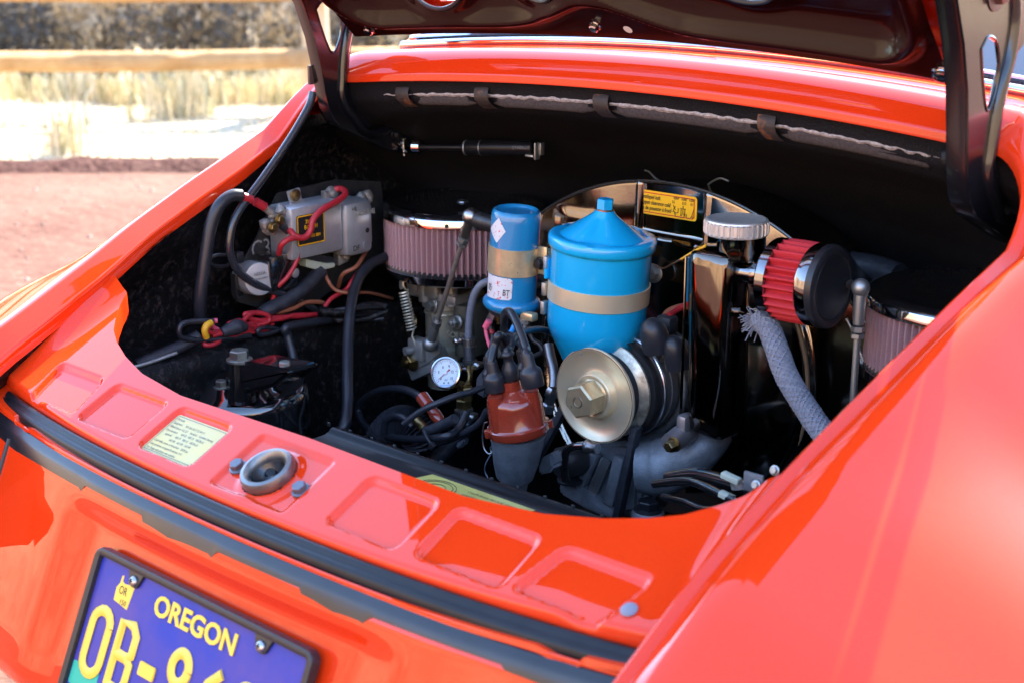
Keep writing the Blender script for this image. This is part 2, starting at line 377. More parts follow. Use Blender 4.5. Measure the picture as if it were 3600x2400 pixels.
# rear skin
SK = [(-.024, -.024), (-.030, -.031), (-.0345, -.037), (-.038, -.045), (-.046, -.062), (-.062, -.095), (-.086, -.145), (-.108, -.190), (-.118, -.215), (-.116, -.232), (-.09, -.25)]
skrows = []
SK = [(interp(-z, [(-b, a) for a, b in SK[:-1]]), z) for z in [-.024-.208*k/40 for k in range(41)]]+SK[-1:]
for i in range(201):
    x = -.80+1.60*i/200; hol = .010*(1-sstep(.18, .25, abs(x)))
    skrows.append([lip(x, dy*(1-.35*sstep(.4, .8, abs(x)))+(hol*sstep(.046, .066, -dz)), zl(min(abs(x), .46))+dz-.02*sstep(.46, .8, abs(x))) for dy, dz in SK])
MB().grid(skrows).build('rear_panel', PAINT, CAR, angle=70)
for sx in (1, -1):
    MB().tube([lip(sx*(.389+.010*t*t-.012*t), -.0345-.079*t, zl(.4)-.037-.165*t) for t in [i/10 for i in range(11)]], .0028, n=8, sub=3).build('panel_seam', RUB, CAR)
def latch():
    c = Vector((-.004, .759, .7145)); n = Vector((0, -.425, .905)).normalized(); ty = Vector((0, .905, .425))
    L = MB().lathe([(.0165, -.018), (.0165, -.006), (.0172, .004), (.0185, .009), (.0215, .0115), (.0250, .0105), (.0268, .006), (.0262, .000), (.0240, -.004)], c, n, n=48, caps=False).build('latch_ring', mat('worn_latch_steel', (.17, .175, .18), .36, .9, noise_s=90, noise_c=(.30, .29, .27), noise_f=.6), CAR, label='round grey steel lid latch striker in the middle of the sill')
    MB().lathe([(.0001, -.012), (.008, -.012), (.012, -.006), (.0185, .004), (.0195, .009)], c, n, n=32, caps=False).build('latch_floor', mat('dark_latch_cup', (.16, .165, .18), .25, 1, noise_s=120, noise_c=(.05, .05, .055), noise_f=.6), L)
    MB().lathe([(.0045, 0), (.0001, .0004)], c+ty*.006-Vector((.008, 0, 0))-n*.004, (n+Vector((.5, 0, 0))), n=20).build('latch_hole', BLKINK, L)
    MB().lathe([(.007, 0), (.0001, .0004)], c-ty*.002+Vector((.006, 0, 0))-n*.0105, n, n=20).build('latch_hole', BLKINK, L)
    for x, y in ((-.0455, .7555), (.0420, .7570)):
        p = Vector((x, y, .731+.47*(y-.791)-.0028)); b = MB().lathe([(.0088, 0), (.0088, .0018), (.007, .0026)], p, n, n=24).hexa(p+n*.0026, n, .0068, .0052, rot=.3).build('latch_bolt', mat('painted_over_bolt', (.14, .15, .18), .45, .6), CAR)
latch()
shn = Vector((0, -.425, .905)).normalized()
MB().lathe([(.0062, 0), (.0068, .001), (.0055, .0022), (.0001, .0028)], (.406, .761, .7172), shn, n=24).build('drain_plug', mat('grey_plug', (.20, .21, .26), .5), CAR)
MB().lathe([(.0045, 0), (.003, .0014), (.0001, .0018)], (.424, .868, .764), shn, n=16).build('drain_plug', PAINT, CAR)
# data sticker on the third pressed panel
def on_sill(x, y, h=0): return Vector((x, y, shelf_z(-.14, .765)+.47*(y-.765)+h))
ux, uy = Vector((1, 0, 0)), Vector((0, .905, .425))
def rrect(x0, x1, y0, y1, r, n=6):
    P = []
    for cx, cy, a0 in ((x1-r, y1-r, 0), (x0+r, y1-r, pi/2), (x0+r, y0+r, pi), (x1-r, y0+r, 3*pi/2)):
        for k in range(n+1): a = a0+pi/2*k/n; P.append((cx+r*cos(a), cy+r*sin(a)))
    return P
def frame_strip(mb, x0, x1, y0, y1, r, w, org, ux, uy, h):
    n = Vector(ux).cross(Vector(uy)).normalized(); A = rrect(x0, x1, y0, y1, r); B = rrect(x0+w, x1-w, y0+w, y1-w, max(r-w, .0002))
    mb.grid([[Vector(org)+Vector(ux)*a+Vector(uy)*b+n*h for a, b in L] for L in (A, B)], True); return mb
so_ = on_sill(-.140, .7635, .0006)
STK = MB().prism(rrect(-.0405, .0405, -.0265, .0265, .003), so_, ux, uy, shn*.0003).build('data_sticker', CREAM, CAR, label='cream tyre pressure data sticker on the orange sill')
frame_strip(MB(), -.0388, .0388, -.0248, .0248, .002, .0007, so_, ux, uy, .0005).build('sticker_border', GREYINK, STK)
for i, (x, t, sc) in enumerate([(-.036, 'Porsche', 1), (-.036, 'Equipment      911 2.4, 911 T E, 911 S', .9), (-.036, 'Wheel rims in  4.5, 5.5     Standard    Comfort-Touring', .86), (-.036, 'Tyre standard      165-15   185-15   185/70-15', .9), (-.036, '     optional      185-15   185-15   185/70-15', .9), (-.036, '                   165 HR   165 VR   165 VR', .9), (-.036, 'Cold inflat. press. at front/rear   26/29 psi', .9), (-.036, 'Seat positions occupied front/rear 2+2', .9), (-.036, 'For Targa with plastic rear window', .9)]):
    text_mesh('sticker_print', t, .0039, GREYINK, STK, so_+shn*.0006+ux*x+uy*(.0195-.0053*i), ux, uy, .00003, xs=.92*sc)
# ---- licence plate
PO = Vector((-.159, .671, .629)); pu = Vector((1, 0, 0)); pv = Vector((0, .406, .914)).normalized(); pn = pu.cross(pv)
def plpt(u, v):
    r = _ray(u, v); t = (PO-CAM).dot(pn)/r.dot(pn); p = CAM+r*t-PO; return p.dot(pu), p.dot(pv)
PL = MB().prism(rrect(.0055, .3125, -.158, -.0055, .008), PO-pn*.004, pu, pv, pn*.0012).build('licence_plate', PLATEBLUE, CAR, label='blue Oregon licence plate with yellow letters in a black frame')
fr = MB()
def ring_sec(off, h): return [PO+pu*a+pv*b+pn*h for a, b in rrect(off, .318-off, -.1635+off, -off, max(.011-off, .003), 8)]
fr.grid([ring_sec(0, -.007), ring_sec(0, -.001), ring_sec(.0012, .002), ring_sec(.0045, .003), ring_sec(.008, .0015), ring_sec(.0088, -.0025)], True)
for x in (.0665, .2525):
    fr.prism([(x-.013, -.006), (x+.013, -.006), (x+.007, -.020), (x+.003, -.0225), (x-.003, -.0225), (x-.007, -.020)], PO-pn*.003, pu, pv, pn*.003, bev=.0006)
fr.build('plate_frame', PLASTICBLK, PL, angle=50)
for x in (.0665, .2525):
    p = PO+pu*x-pv*.0165; s = MB().lathe([(.0052, 0), (.0052, .001), (.0042, .0026), (.002, .0036), (.0001, .0038)], p, pn, n=24).build('plate_screw', STEEL, PL)
    MB().box(p+pn*.0038, (.0045, .0009, .0012), rot=Matrix((pu, pv, pn)).transposed()).box(p+pn*.0038, (.0009, .0045, .0012), rot=Matrix((pu, pv, pn)).transposed()).build('screw_slot', BLKINK, PL)
def fit_text(o, org, ux, uy, x0, x1, y0, y1):
    V = [v.co for v in o.data.vertices]; A = [(p-org).dot(ux) for p in V]; B = [(p-org).dot(uy) for p in V]; n = ux.cross(uy)
    for v in o.data.vertices:
        d = v.co-org; a, b, h = d.dot(ux), d.dot(uy), d.dot(n)
        a = x0+(a-min(A))/(max(A)-min(A))*(x1-x0); b = y0+(b-min(B))/(max(B)-min(B))*(y1-y0); v.co = org+ux*a+uy*b+n*h
TX = text_mesh('state_lettering', 'OREGON', .0345, PLATEYEL, PL, PO-pn*.002, pu, pv, .0006, bold=.0010, xs=.80)
a0 = plpt(529, 2158); a1 = plpt(812, 2304); a2 = plpt(549, 2082)
fit_text(TX, PO, pu, pv, a0[0], a1[0], (a0[1]+a1[1])/2, a2[1])
def charpath(name, pts, w, closed=False):
    mb = MB(); P = [PO+pu*a+pv*b-pn*.002 for a, b in pts]
    if closed: P = P+[P[0]]
    mb.tube(P, w, n=8, sub=5, smooth=False); 
    for i, v in enumerate(mb.v):
        d = (Vector(v)-PO).dot(pn); mb.v[i] = tuple(Vector(v)-pn*(d+.002)*.6)
    return mb.build(name, PLATEYEL, PL, angle=60)
b0 = plpt(300, 2385); c0 = plpt(357, 2118); CH = .071; base = c0[1]-CH
def oval(cx, cy, rx, ry, a0=0, a1=2*pi, n=28): return [(cx+rx*cos(a0+(a1-a0)*k/n), cy+ry*sin(a0+(a1-a0)*k/n)) for k in range(n+1)]
def stad(cx, cy, rx, ry):   # number-plate O
    P = []
    for sg in (1, -1):
        for k in range(9): a = (0 if sg > 0 else pi)+pi*k/8; P.append((cx+rx*cos(a), cy+sg*(ry-rx)+rx*sin(a)))
    return P
CX = lambda u, v: plpt(u, v)[0]
x = CX(334, 2248); w = .0054
charpath('plate_letter', stad(x, base+CH/2, .0135, CH/2-w), w, True)
x = CX(428, 2282)
charpath('plate_letter', [(x-.011, base+w), (x-.011, base+CH-w), (x+.006, base+CH-w), (x+.013, base+CH-w-.008), (x+.013, base+CH*.56), (x+.006, base+CH*.5), (x-.011, base+CH*.5)], w)
charpath('plate_letter', [(x+.006, base+CH*.5), (x+.014, base+CH*.44), (x+.014, base+w+.008), (x+.007, base+w), (x-.011, base+w)], w)
MB().prism(rrect(CX(487, 2330), CX(540, 2362), base+CH*.5-.007, base+CH*.5+.006, .002), PO-pn*.003, pu, pv, pn*.0025, bev=.0006).build('plate_dash', PLATEYEL, PL)
x = CX(614, 2390)
charpath('plate_letter', oval(x, base+CH*.735, .0115, CH*.265-w), w)
charpath('plate_letter', oval(x, base+CH*.25, .0135, CH*.25-w), w)
x = CX(614, 2390)+.045
charpath('plate_letter', [(x+.010, base+CH-w), (x-.004, base+CH*.74), (x-.012, base+CH*.45)]+oval(x, base+CH*.27, .0125, CH*.27-w, pi, 3*pi)[0:], w)
x = CX(614, 2390)+.090
charpath('plate_letter', oval(x, base+CH*.735, .0115, CH*.265-w), w); charpath('plate_letter', oval(x, base+CH*.25, .0135, CH*.25-w), w)
p0 = plpt(360, 2088)
og = MB().prism([(-.011, -.012), (.0115, -.015), (.0135, .001), (.014, .0085), (-.001, .006), (-.005, .0075), (-.0055, .013), (-.008, .012), (-.0085, .005), (-.012, 0)], PO+pu*(p0[0]+.026)+pv*(p0[1]+.012)-pn*.0029, pu, pv, pn*.0004)
og.build('state_sticker', PLATEYEL, PL)
text_mesh('sticker_print', 'OR', .011, BLKINK, PL, PO+pu*(p0[0]+.019)+pv*(p0[1]+.008)-pn*.0023, pu, pv, .00002, xs=.8)
text_mesh('sticker_print', '150', .007, BLKINK, PL, PO+pu*(p0[0]+.024)+pv*(p0[1]-.001)-pn*.0023, pu, pv, .00002)
g0 = plpt(262, 2395)
MB().prism(rrect(.010, .052, -.132, -.110, .002), PO-pn*.0028, pu, pv, pn*.0004).build('month_sticker', GREEN, PL)
# ------------------------------------------------------------------ engine bay tub
from mathutils.geometry import tessellate_polygon
def plate(mb, loops, org, ux, uy, depth, mi=0):
    org, ux, uy, depth = map(Vector, (org, ux, uy, depth))
    L3 = [[Vector((a, b, 0)) for a, b in L] for L in loops]; tr = tessellate_polygon(L3)
    flat = [p for L in L3 for p in L]; A = [org+ux*p.x+uy*p.y for p in flat]; n = len(A)
    mb.add(A+[p+depth for p in A], [tuple(t) for t in tr]+[tuple(i+n for i in t[::-1]) for t in tr], mi)
    k = 0
    for L in loops:
        m = len(L); mb.add([A[k+i] for i in range(m)]+[A[k+i]+depth for i in range(m)], [(i, (i+1) % m, m+(i+1) % m, m+i) for i in range(m)], mi); k += m
    return mb
def nz(p, s=6, a=.004): return noise.noise(p*s)*a
for sx in (1, -1):
    mb = MB(); rows = []
    for i in range(60):
        y = .64+i*.0175; zt = zin(y)-.014 if y < 1.22 else .952+.0*(y); xi = xin(min(y, 1.22))
        row = []
        for k in range(26):
            t = k/25; z = zt+(.36-zt)*t
            x = xi+.002+.030*sstep(0, .14, t)+.020*sstep(.3, .8, t)
            # wheel house swelling inwards, low and forward
            x += .03*sstep(1.2, 1.4, y)*sstep(.8, .95, z)
            p = Vector((x*sx, y, z)); x += nz(p, 9, .006)
            row.append(Vector((x*sx, y, z)))
        rows.append(row)
    mb.grid(rows).build('bay_side_wall', TUB, CAR, angle=70)
    # frame rail along the side
    mb = MB(); rows = []
    for i in range(40):
        y = .80+i*.022; w = nz(Vector((0, y, sx)), 20, .004)
        rows.append([Vector((sx*x, y, z+w)) for x, z in ((.52, .700), (.470, .694), (.440, .690), (.432, .684), (.430, .660), (.428, .60), (.420, .50), (.420, .36))])
    mb.grid(rows).build('frame_rail', TUB, CAR, angle=60)
FP = [(.004, -.008), (.010, -.020), (.014, -.036), (.030, -.052), (.08, -.074), (.16, -.110), (.25, -.165), (.31, -.235), (.345, -.33), (.36, -.45), (.36, -.70)]
mb = MB(); rows = []
for i in range(61):
    x0_ = -.50+1.0*i/60; row = []
    for j, (dy, dz) in enumerate(FP):
        x = x0_*(1+.28*sstep(.03, .09, dy)); xx = max(-.42, min(.42, x))
        y = lipy(xx)+dy*(1-.25*(min(.5, abs(x))/.5)**2); z = lipz(xx)+dz-(.02*sstep(.42, .5, abs(x)))
        z += .018*sin(pi*min(1, dy/.31))*(1-min(1, (x/.5)**2)) 
        row.append(Vector((x, y, z)))
    rows.append(row)
# refine the wall downwards
def refine(rows, k):
    out = []
    for r in rows:
        n = []
        for a, b in zip(r, r[1:]):
            for q in range(k): n.append(a.lerp(b, q/k))
        n.append(r[-1]); out.append(n)
    return out
FWALL = MB().grid(refine(rows, 4)).build('firewall', FIREW, CAR, angle=80)
MB().grid([[Vector((x, y, .40)) for y in (.70, 1.0, 1.3, 1.66)] for x in (-.5, 0, .5)]).build('bay_floor', TUB, CAR)
MB().grid([[Vector((x, .775+.0*y, z)) for z in (.40, .60, .70) for y in (0,)] for x in (-.46, 0, .46)]).build('bay_rear_wall', TUB, CAR)
# dark folded flange below the lip, foam strips, torn backing, retaining tabs
def fpt(x, dy, dz): xx = max(-.43, min(.43, x)); return Vector((x, lipy(xx)+dy, lipz(xx)+dz))
fl = []
for i in range(121):
    x = -.425+.85*i/120; w = nz(Vector((x, 0, 3)), 60, .0015)
    fl.append([fpt(x, .0025, -.0055), fpt(x, .006, -.009+w), fpt(x, .012, -.011), fpt(x, .016, -.0155+w), fpt(x, .024, -.017)])
MB().grid(fl).build('lip_flange', RUSTY, FWALL, angle=60)
tabs = [-.345, -.215, -.035, .185, .395]
segs = [(-.385, -.352), (-.337, -.224), (-.206, -.046), (-.024, .176), (.196, .386)]
for a, b in segs:
    n = max(6, int((b-a)/.004)); rws = []; ed = []
    for i in range(n+1):
        x = a+(b-a)*i/n; e = min(i, n-i)/n*(b-a); f = min(1, .55+e/.02*.45); w = nz(Vector((x, 5, 0)), 35, .002)
        rws.append([fpt(x, .020, -.0155)]+[fpt(x, .018-.0065*f*sin(t), -.0235+.008*cos(t)*1.0-(.0045+w)*sin(t)*0-(.0) - .010*f*(t/pi)) for t in [pi*k/8 for k in range(9)]]+[fpt(x, .030, -.040)])
        ed.append(fpt(x, .0118+.002*(1-f), -.0275+nz(Vector((x, 9, 0)), 90, .0022)-.0*f))
    MB().grid(rws).build('foam_strip', FOAM, FWALL, angle=80)
    MB().tube(ed, [.0016+.0020*abs(noise.noise(p*70)) for p in ed], n=5, sub=1).build('torn_edge', FOAMEDGE, FWALL)
    MB().tube([p+Vector((0, .004, .0125)) for p in ed], [.0007+.0014*abs(noise.noise(p*90)) for p in ed], n=5, sub=1).build('torn_edge', FOAMEDGE, FWALL)
for x in tabs:
    mb = MB(); g = []
    for i in range(7):
        s_ = -.011+.022*i/6; tw = .006
        g.append([fpt(x+s_+tw*k/5, dy-.001*cos(s_*140), dz) for k, (dy, dz) in enumerate(((.016, -.013), (.009, -.018), (.0055, -.024), (.0055, -.032), (.012, -.039), (.020, -.044)))])
    mb.grid(g).build('retaining_tab', RUSTY if x < .3 else TUB, FWALL, angle=80)
# ------------------------------------------------------------------ raised engine lid
LU = Vector((0, -.72, .694)).normalized(); LN = Vector((0, -.694, -.72)).normalized()
def LE(a): return Vector((a, 1.238+.028*(1-(a/.4)**2), 1.060+.017*(1-(a/.4)**2)))
def LP(a, t, h=0): return LE(a*.40/max(.40, abs(a)) if abs(a) > .40 else a)+Vector((a-max(-.40, min(.40, a)), 0, 0))+LU*t+LN*h
LIDE = empty('lid_hold', (0, 0, 0)); bpy.data.objects.remove(LIDE)
def lid_d(a, t):
    w = .040*math.exp(-((a+.005)/.075)**2)
    ds, db = .412-abs(a), t-w; r = .085
    if ds < r and db < r: return r-sqrt((r-ds)**2+(r-db)**2)
    return min(ds, db)
HOLES = [(-.232, .072), (-.085, .086), (.196, .095)]
def in_hole(a, t, k=1): return any(((a-x)/(.040*k))**2+((t-y)/(.026*k))**2 < 1 for x, y in HOLES)
def lid_h(a, t):
    d = lid_d(a, t); h = .013*math.exp(-((d-.026)/.0085)**2)-.016*sstep(.030, .060, d)
    h += .010*math.exp(-((a)/.05)**2)*sstep(.06, .09, t)-.006*math.exp(-((a+.19)/.03)**2)*sstep(.05, .08, t)
    for x, y in HOLES:
        q = sqrt(((a-x)/.040)**2+((t-y)/.026)**2); h += .010*(1-sstep(1.0, 1.9, q))
    return h
rows = []; NA = 220; tt = [i*.0025 for i in range(72)]+[.19+.03*i for i in range(14)]
V = []; F = []
for i in range(NA+1):
    a = -.40+.80*i/NA
    for t in tt: V.append(LP(a*(1+.10*sstep(.02, .5, t)), t, lid_h(a, t)))
n = len(tt)
for i in range(NA):
    a = -.40+.80*(i+.5)/NA
    for j in range(n-1):
        t = (tt[j]+tt[j+1])/2
        if in_hole(a, t) or (abs(a) < .30 and .18 < t < .45): continue
        F.append((i*n+j, i*n+j+1, (i+1)*n+j+1, (i+1)*n+j))
LID = MB().add(V, F).build('engine_lid', LIDBLK, CAR, angle=70, label='raised engine lid, glossy black underside with pressed ribs')
for x, y in HOLES:
    MB().tube([LP(x+.040*cos(2*pi*k/40), y+.026*sin(2*pi*k/40), lid_h(x+.0405*cos(2*pi*k/40), y+.0265*sin(2*pi*k/40))+.001) for k in range(41)], .0028, n=8, sub=1, caps=False).build('hole_trim', PLASTICBLK, LID)
# outer skin
rows = []
def hw(t): return .425+.088*sstep(.03, .22, t)-.03*max(0, t)/.6
for i in range(97):
    f = -1+2*i/96; row = []
    for j in range(33):
        a = f*hw(.6*j/32); e = (1-abs(f))*.5; c = .030*(1-sqrt(max(0, 1-((.03-min(e, .03))/.03)**2))) if e < .03 else 0
        t = -.012+c+(.60-.012-c)*(j/32)
        row.append(LP(a, t, -.030+.010*(1-sstep(0, .012, e))+.006*(1-sstep(0, .015, t+.012-c))))
    rows.append(row)
V = [p for r in rows for p in r]; F = []
for i in range(96):
    for j in range(32):
        a = -.5+1.0*(i+.5)/96; t = .6*(j+.5)/33
        if abs(a) < .31 and .045 < t < .40: continue
        F.append((i*33+j, i*33+j+1, (i+1)*33+j+1, (i+1)*33+j))
SK_ = MB().add(V, F).build('lid_skin', PAINT, LID, angle=60)
md = SK_.modifiers.new('thick', 'SOLIDIFY'); md.thickness = .0012
for i in range(12):
    t = .060+i*.027
    MB().box(LP(0, t, -.030), (.62, .012, .0025), rot=Matrix((Vector((1, 0, 0)), LU, LN)).transposed()).build('grille_bar', CHROME, LID)
def screw(c, ax, r, h, m, parent, name='screw', slot=False):
    ax = Vector(ax).normalized(); b = MB().lathe([(r*1.25, -.001), (r*1.3, .0008), (r*.9, .0012), (r, .0016), (r, h*.8), (r*.75, h), (.0001, h)], c, ax, n=20)
    o = b.build(name, m, parent); return o
for a, t, r in ((-.365, .014, .0062), (-.022, .021, .0055), (.395, .012, .008)):
    screw(LP(a, t, .001), LN, r, .007, CHROME, LID)
MB().lathe([(.0055, .0004), (.0001, .0005)], LP(.020, .017, .0006), LN, n=20).build('rivet_hole', WHITE, LID)
# ------------------------------------------------------------------ lid hinges
OUTL = [(1.085, 1.235), (1.118, 1.190), (1.150, 1.140), (1.172, 1.100), (1.187, 1.060), (1.196, 1.020), (1.201, .990), (1.207, .971), (1.216, .955), (1.230, .943), (1.282, .920), (1.312, .906), (1.350, .895), (1.372, .897), (1.378, .918), (1.368, .936), (1.346, .952), (1.338, .968), (1.318, .981), (1.292, .984), (1.272, .977), (1.259, .984), (1.255, 1.0), (1.259, 1.03), (1.265, 1.055), (1.272, 1.080), (1.296, 1.092), (1.302, 1.110), (1.292, 1.135), (1.25, 1.18), (1.20, 1.235)]
SLOT = [(1.205, 1.094), (1.218, 1.104), (1.236, 1.098), (1.246, 1.078), (1.244, 1.058), (1.234, 1.040), (1.226, 1.042), (1.214, 1.068)]
def ovl(cy, cz, ra, rb, ang, n=20): return [(cy+ra*cos(t)*cos(ang)-rb*sin(t)*sin(ang), cz+ra*cos(t)*sin(ang)+rb*sin(t)*cos(ang)) for t in [2*pi*k/n for k in range(n)]]
OV = ovl(1.312, .947, .024, .0115, .45)
HMAT = mat('hinge_black_enamel', (.007, .007, .009), .24, coat=.7, noise_s=130, noise_c=(.30, .26, .24), thr=(.73, .76), bump=.0001, bump_s=200, ct=.12)
for sx in (-1, 1):
    X = sx*.437; mb = MB()
    plate(mb, [OUTL, SLOT, OV], (X, 0, 0), (0, 1, 0), (0, 0, 1), (.0022, 0, 0))
    o = mb.build('lid_hinge', HMAT, CAR, angle=40)
    o['label'] = 'black stamped hinge arm at the %s of the engine bay' % ('left' if sx < 0 else 'right')
    fr = MB(); P = OUTL[1:15]
    rws = []
    for i, (y, z) in enumerate(P):
        q0 = P[max(0, i-1)]; q1 = P[min(len(P)-1, i+1)]; tx = Vector((0, q1[0]-q0[0], q1[1]-q0[1])).normalized(); nn = Vector((1, 0, 0)).cross(tx)*-1
        c = Vector((X, y, z)); w = .019 if i < 9 else .019-.0025*(i-8)
        sg = -sx; rws.append([c-nn*.003, c+Vector((.0005*sg, 0, 0)), c+nn*.0006+Vector((.002*sg, 0, 0)), c+nn*.0006+Vector(((w-.002)*sg, 0, 0)), c+Vector((w*sg, 0, 0)), c-nn*.0015+Vector((w*sg, 0, 0)), c-nn*.0018+Vector((.003*sg, 0, 0))])
    fr.grid(rws).build('hinge_flange', HMAT, o, angle=50)
    RB = [(1.235, 1.19), (1.268, 1.13), (1.268, 1.09), (1.256, 1.06), (1.2485, 1.03), (1.245, 1.0), (1.244, .985), (1.250, .968), (1.262, .955), (1.280, .9345), (1.305, .927), (1.328, .934), (1.342, .948), (1.336, .962), (1.318, .971)]
    MB().tube([(X+.001, y, z) for y, z in RB], [.004, .007, .0075, .0075, .0075, .0075, .0078, .0085, .0085, .0075, .0065, .0062, .0062, .006, .004], n=12, sub=5).build('pressed_rib', HMAT, o)
    MB().tube([(X+.0022, y, z) for y, z in SLOT+SLOT[:1]], .0014, n=6, sub=4, caps=False).build('slot_edge', HMAT, o)
    boss = ovl(1.352, .918, .019, .015, -.3, 14)
    MB().prism(boss, (X+.002, 0, 0), (0, 1, 0), (0, 0, 1), (.007, 0, 0), bev=.002).build('pivot_boss', HMAT, o)
    if sx > 0:
        MB().lathe([(.017, 0), (.0175, .001), (.013, .002)], (X+.0024, 1.225, 1.142), (1, 0, 0), n=28).hexa((X+.004, 1.225, 1.142), (1, 0, 0), .0115, .008, rot=.2).build('hinge_bolt', mat('hinge_bolt_steel', (.2, .18, .18), .4, .8), o)
    else:
        MB().box((X-.001, 1.196, 1.013), (.004, .010, .024), bev=.0008).build('hinge_clip', mat('brown_clip', (.10, .06, .05), .4), o)
        c = PX(1446, 515, -.425)
        MB().lathe([(.0085, -.008), (.0105, -.006), (.0105, .004), (.0085, .006)], c+Vector((.008, .004, 0)), (1, .5, 0), n=24).build('strut_knuckle', CHROME, o)
        MB().tube([c+Vector((-.004, -.012, .012)), c+Vector((-.002, -.012, -.012))], .0011, n=6).tube([c+Vector((.001, -.012, .012)), c+Vector((-.008, -.012, .002)), c+Vector((.004, -.013, -.006))], .0009, n=6).build('retaining_clip', STEEL, o)
# gas strut
A_ = PX(1455, 518, -.41); B_ = PY(1885, 522, 1.395); dv = (B_-A_); Ls = dv.length; dv.normalize()
ST_ = MB().lathe([(.004, .01), (.004, Ls*.42), (.0085, Ls*.42), (.0098, Ls*.43), (.0098, Ls*.56), (.0104, Ls*.57), (.0104, Ls*.98), (.008, Ls*.99)], A_, dv, n=24).build('gas_strut', mat('strut_black', (.004, .004, .005), .35, spec=.3, noise_s=60, noise_c=(.010, .010, .012), noise_f=.5), CAR)
for k in (.435, .56): MB().lathe([(.0100, Ls*k), (.0106, Ls*k+.001), (.0100, Ls*k+.002)], A_, dv, n=24, caps=False).build('strut_ring', ZINC, ST_)
sb = MB().box(PY(1888, 532, 1.385), (.0025, .010, .022), bev=.0008).box(PY(1868, 548, 1.385), (.014, .010, .003), bev=.0008).box(PY(1905, 525, 1.392), (.0025, .008, .016), bev=.0008).build('strut_bracket', ZINC, ST_)
text_mesh('strut_print', 'STABILUS', .006, mat('grey_strut_print', (.12, .12, .12), .6), ST_, PY(1800, 525, 1.36), dv, Vector((0, 0, 1)), .00002)
# ------------------------------------------------------------------ engine
E3 = lambda x, y, z: Vector((x, y, z))
XA, YA, ZA = Vector((1, 0, 0)), Vector((0, 1, 0)), Vector((0, 0, 1))
def wire(name, pts, r, m, parent=CAR, n=9, sub=6, y=True, **kw):
    """pts: (u, v, y) sight lines at a given depth, or Vectors"""
    P = [p if isinstance(p, Vector) else PY(*p) for p in pts]
    return MB().tube(P, r, n=n, sub=sub).build(name, m, parent, angle=80, **kw)
def wirex(name, pts, r, m, parent=CAR, n=9, sub=6, **kw):
    P = [p if isinstance(p, Vector) else PX(*p) for p in pts]
    return MB().tube(P, r, n=n, sub=sub).build(name, m, parent, angle=80, **kw)
def bolt(name, c, ax, r, h, m, parent, washer=True, rot=0.2, stud=0):
    mb = MB(); ax = Vector(ax).normalized(); c = Vector(c)
    if washer: mb.lathe([(r*1.35, 0), (r*1.35, r*.22), (r*1.2, r*.3)], c, ax, n=20)
    mb.hexa(c+ax*r*.28, ax, r, h, rot=rot)
    if stud: mb.lathe([(r*.5, 0), (r*.5, stud), (r*.4, stud*1.06)], c+ax*h, ax, n=12)
    return mb.build(name, m, parent, angle=35)
# ---- air filters
def air_filter(cx, label):
    c = E3(cx, 1.40, .829)
    mb = MB().lathe([(.0001, 0), (.060, .0005), (.093, 0), (.0965, .0016), (.100, .0020), (.1035, .0008), (.108, -.0005), (.1105, -.003), (.1118, -.0045)], c, n=96, caps=False)
    o = mb.build('air_filter', BLKGLOSS, CAR, angle=50, label=label)
    MB().lathe([(.1118, -.0045), (.1126, -.006), (.1126, -.0155), (.1112, -.0165), (.106, -.0165)], c, n=96, caps=False).build('filter_rim', CHROME, o)
    N = 84
    def md(t, h): return 1+.048*cos(N*t)+.004*noise.noise(Vector((t*40, h*60, cx)))
    MB().lathe([(.1045, -.016), (.1052, -.030), (.1048, -.050), (.1052, -.068), (.1050, -.080)], c, n=N*8, caps=False, mod=md).build('pleated_gauze', PLEATGREY, o, angle=180)
    def m2(t, h): return 1+.022*cos(N*t)
    MB().lathe([(.1065, -.0775), (.1075, -.0795), (.108, -.084)], c, n=N*4, caps=False, mod=m2).build('gauze_foot', PLASTICBLK, o)
    MB().lathe([(.1080, -.0825), (.1128, -.0835), (.1128, -.0925), (.108, -.0955), (.085, -.098), (.0001, -.098)], c, n=96, caps=False).build('filter_base', CHROME if cx < 0 else BLKGLOSS, o)
    MB().lathe([(.0085, .0005), (.008, .0016), (.0035, .0030), (.0001, .0032)], c, n=24).build('filter_screw', STEEL, o)
    for an in (-1.0, -2.05): 
        p = c+E3(.113*cos(an), .113*sin(an), -.011); MB().lathe([(.0028, 0), (.002, .0008)], p, E3(cos(an), sin(an), 0), n=12).build('rim_dimple', BLKINK, o)
    return o
AFL = air_filter(-.369, 'left round air filter with mauve pleated gauze and chrome rim')
AFR = air_filter(.372, 'right round air filter, half hidden by the fender')
# ---- carburettor below the left filter
ca = PY(1560, 1045, 1.385)
CARB = MB().lathe([(.0300, .010), (.0300, -.012), (.0262, -.014), (.0255, -.066), (.0300, -.070), (.0310, -.085), (.024, -.090), (.023, -.13)], ca, (0.02, 0, 1), n=40).build('carburettor', CASTYEL, CAR, angle=40)
m = MB(); m.box(ca+E3(.006, 0, .008), (.092, .062, .014), bev=.004).box(ca+E3(-.032, -.024, .013), (.022, .016, .020), bev=.003).box(ca+E3(.008, -.030, .016), (.026, .010, .018), bev=.002)
m.lathe([(.010, 0), (.010, .026), (.012, .027)], ca+E3(-.010, -.026, -.002), n=20).lathe([(.009, 0), (.009, .026)], ca+E3(.036, -.020, -.002), n=20)
m.build('carburettor_top', CAST, CARB, angle=35)
m = MB(); m.box(ca+E3(.050, .012, -.035), (.040, .050, .080), bev=.010); m.lathe([(.014, -.07), (.016, -.04), (.015, .002)], ca+E3(.052, -.012, 0), n=24)
m.build('float_bowl', mat('dull_green_grey_alloy', (.10, .105, .085), .5, .6, noise_s=80, noise_c=(.17, .17, .14), noise_f=.6, bump=.0004, bump_s=400), CARB)
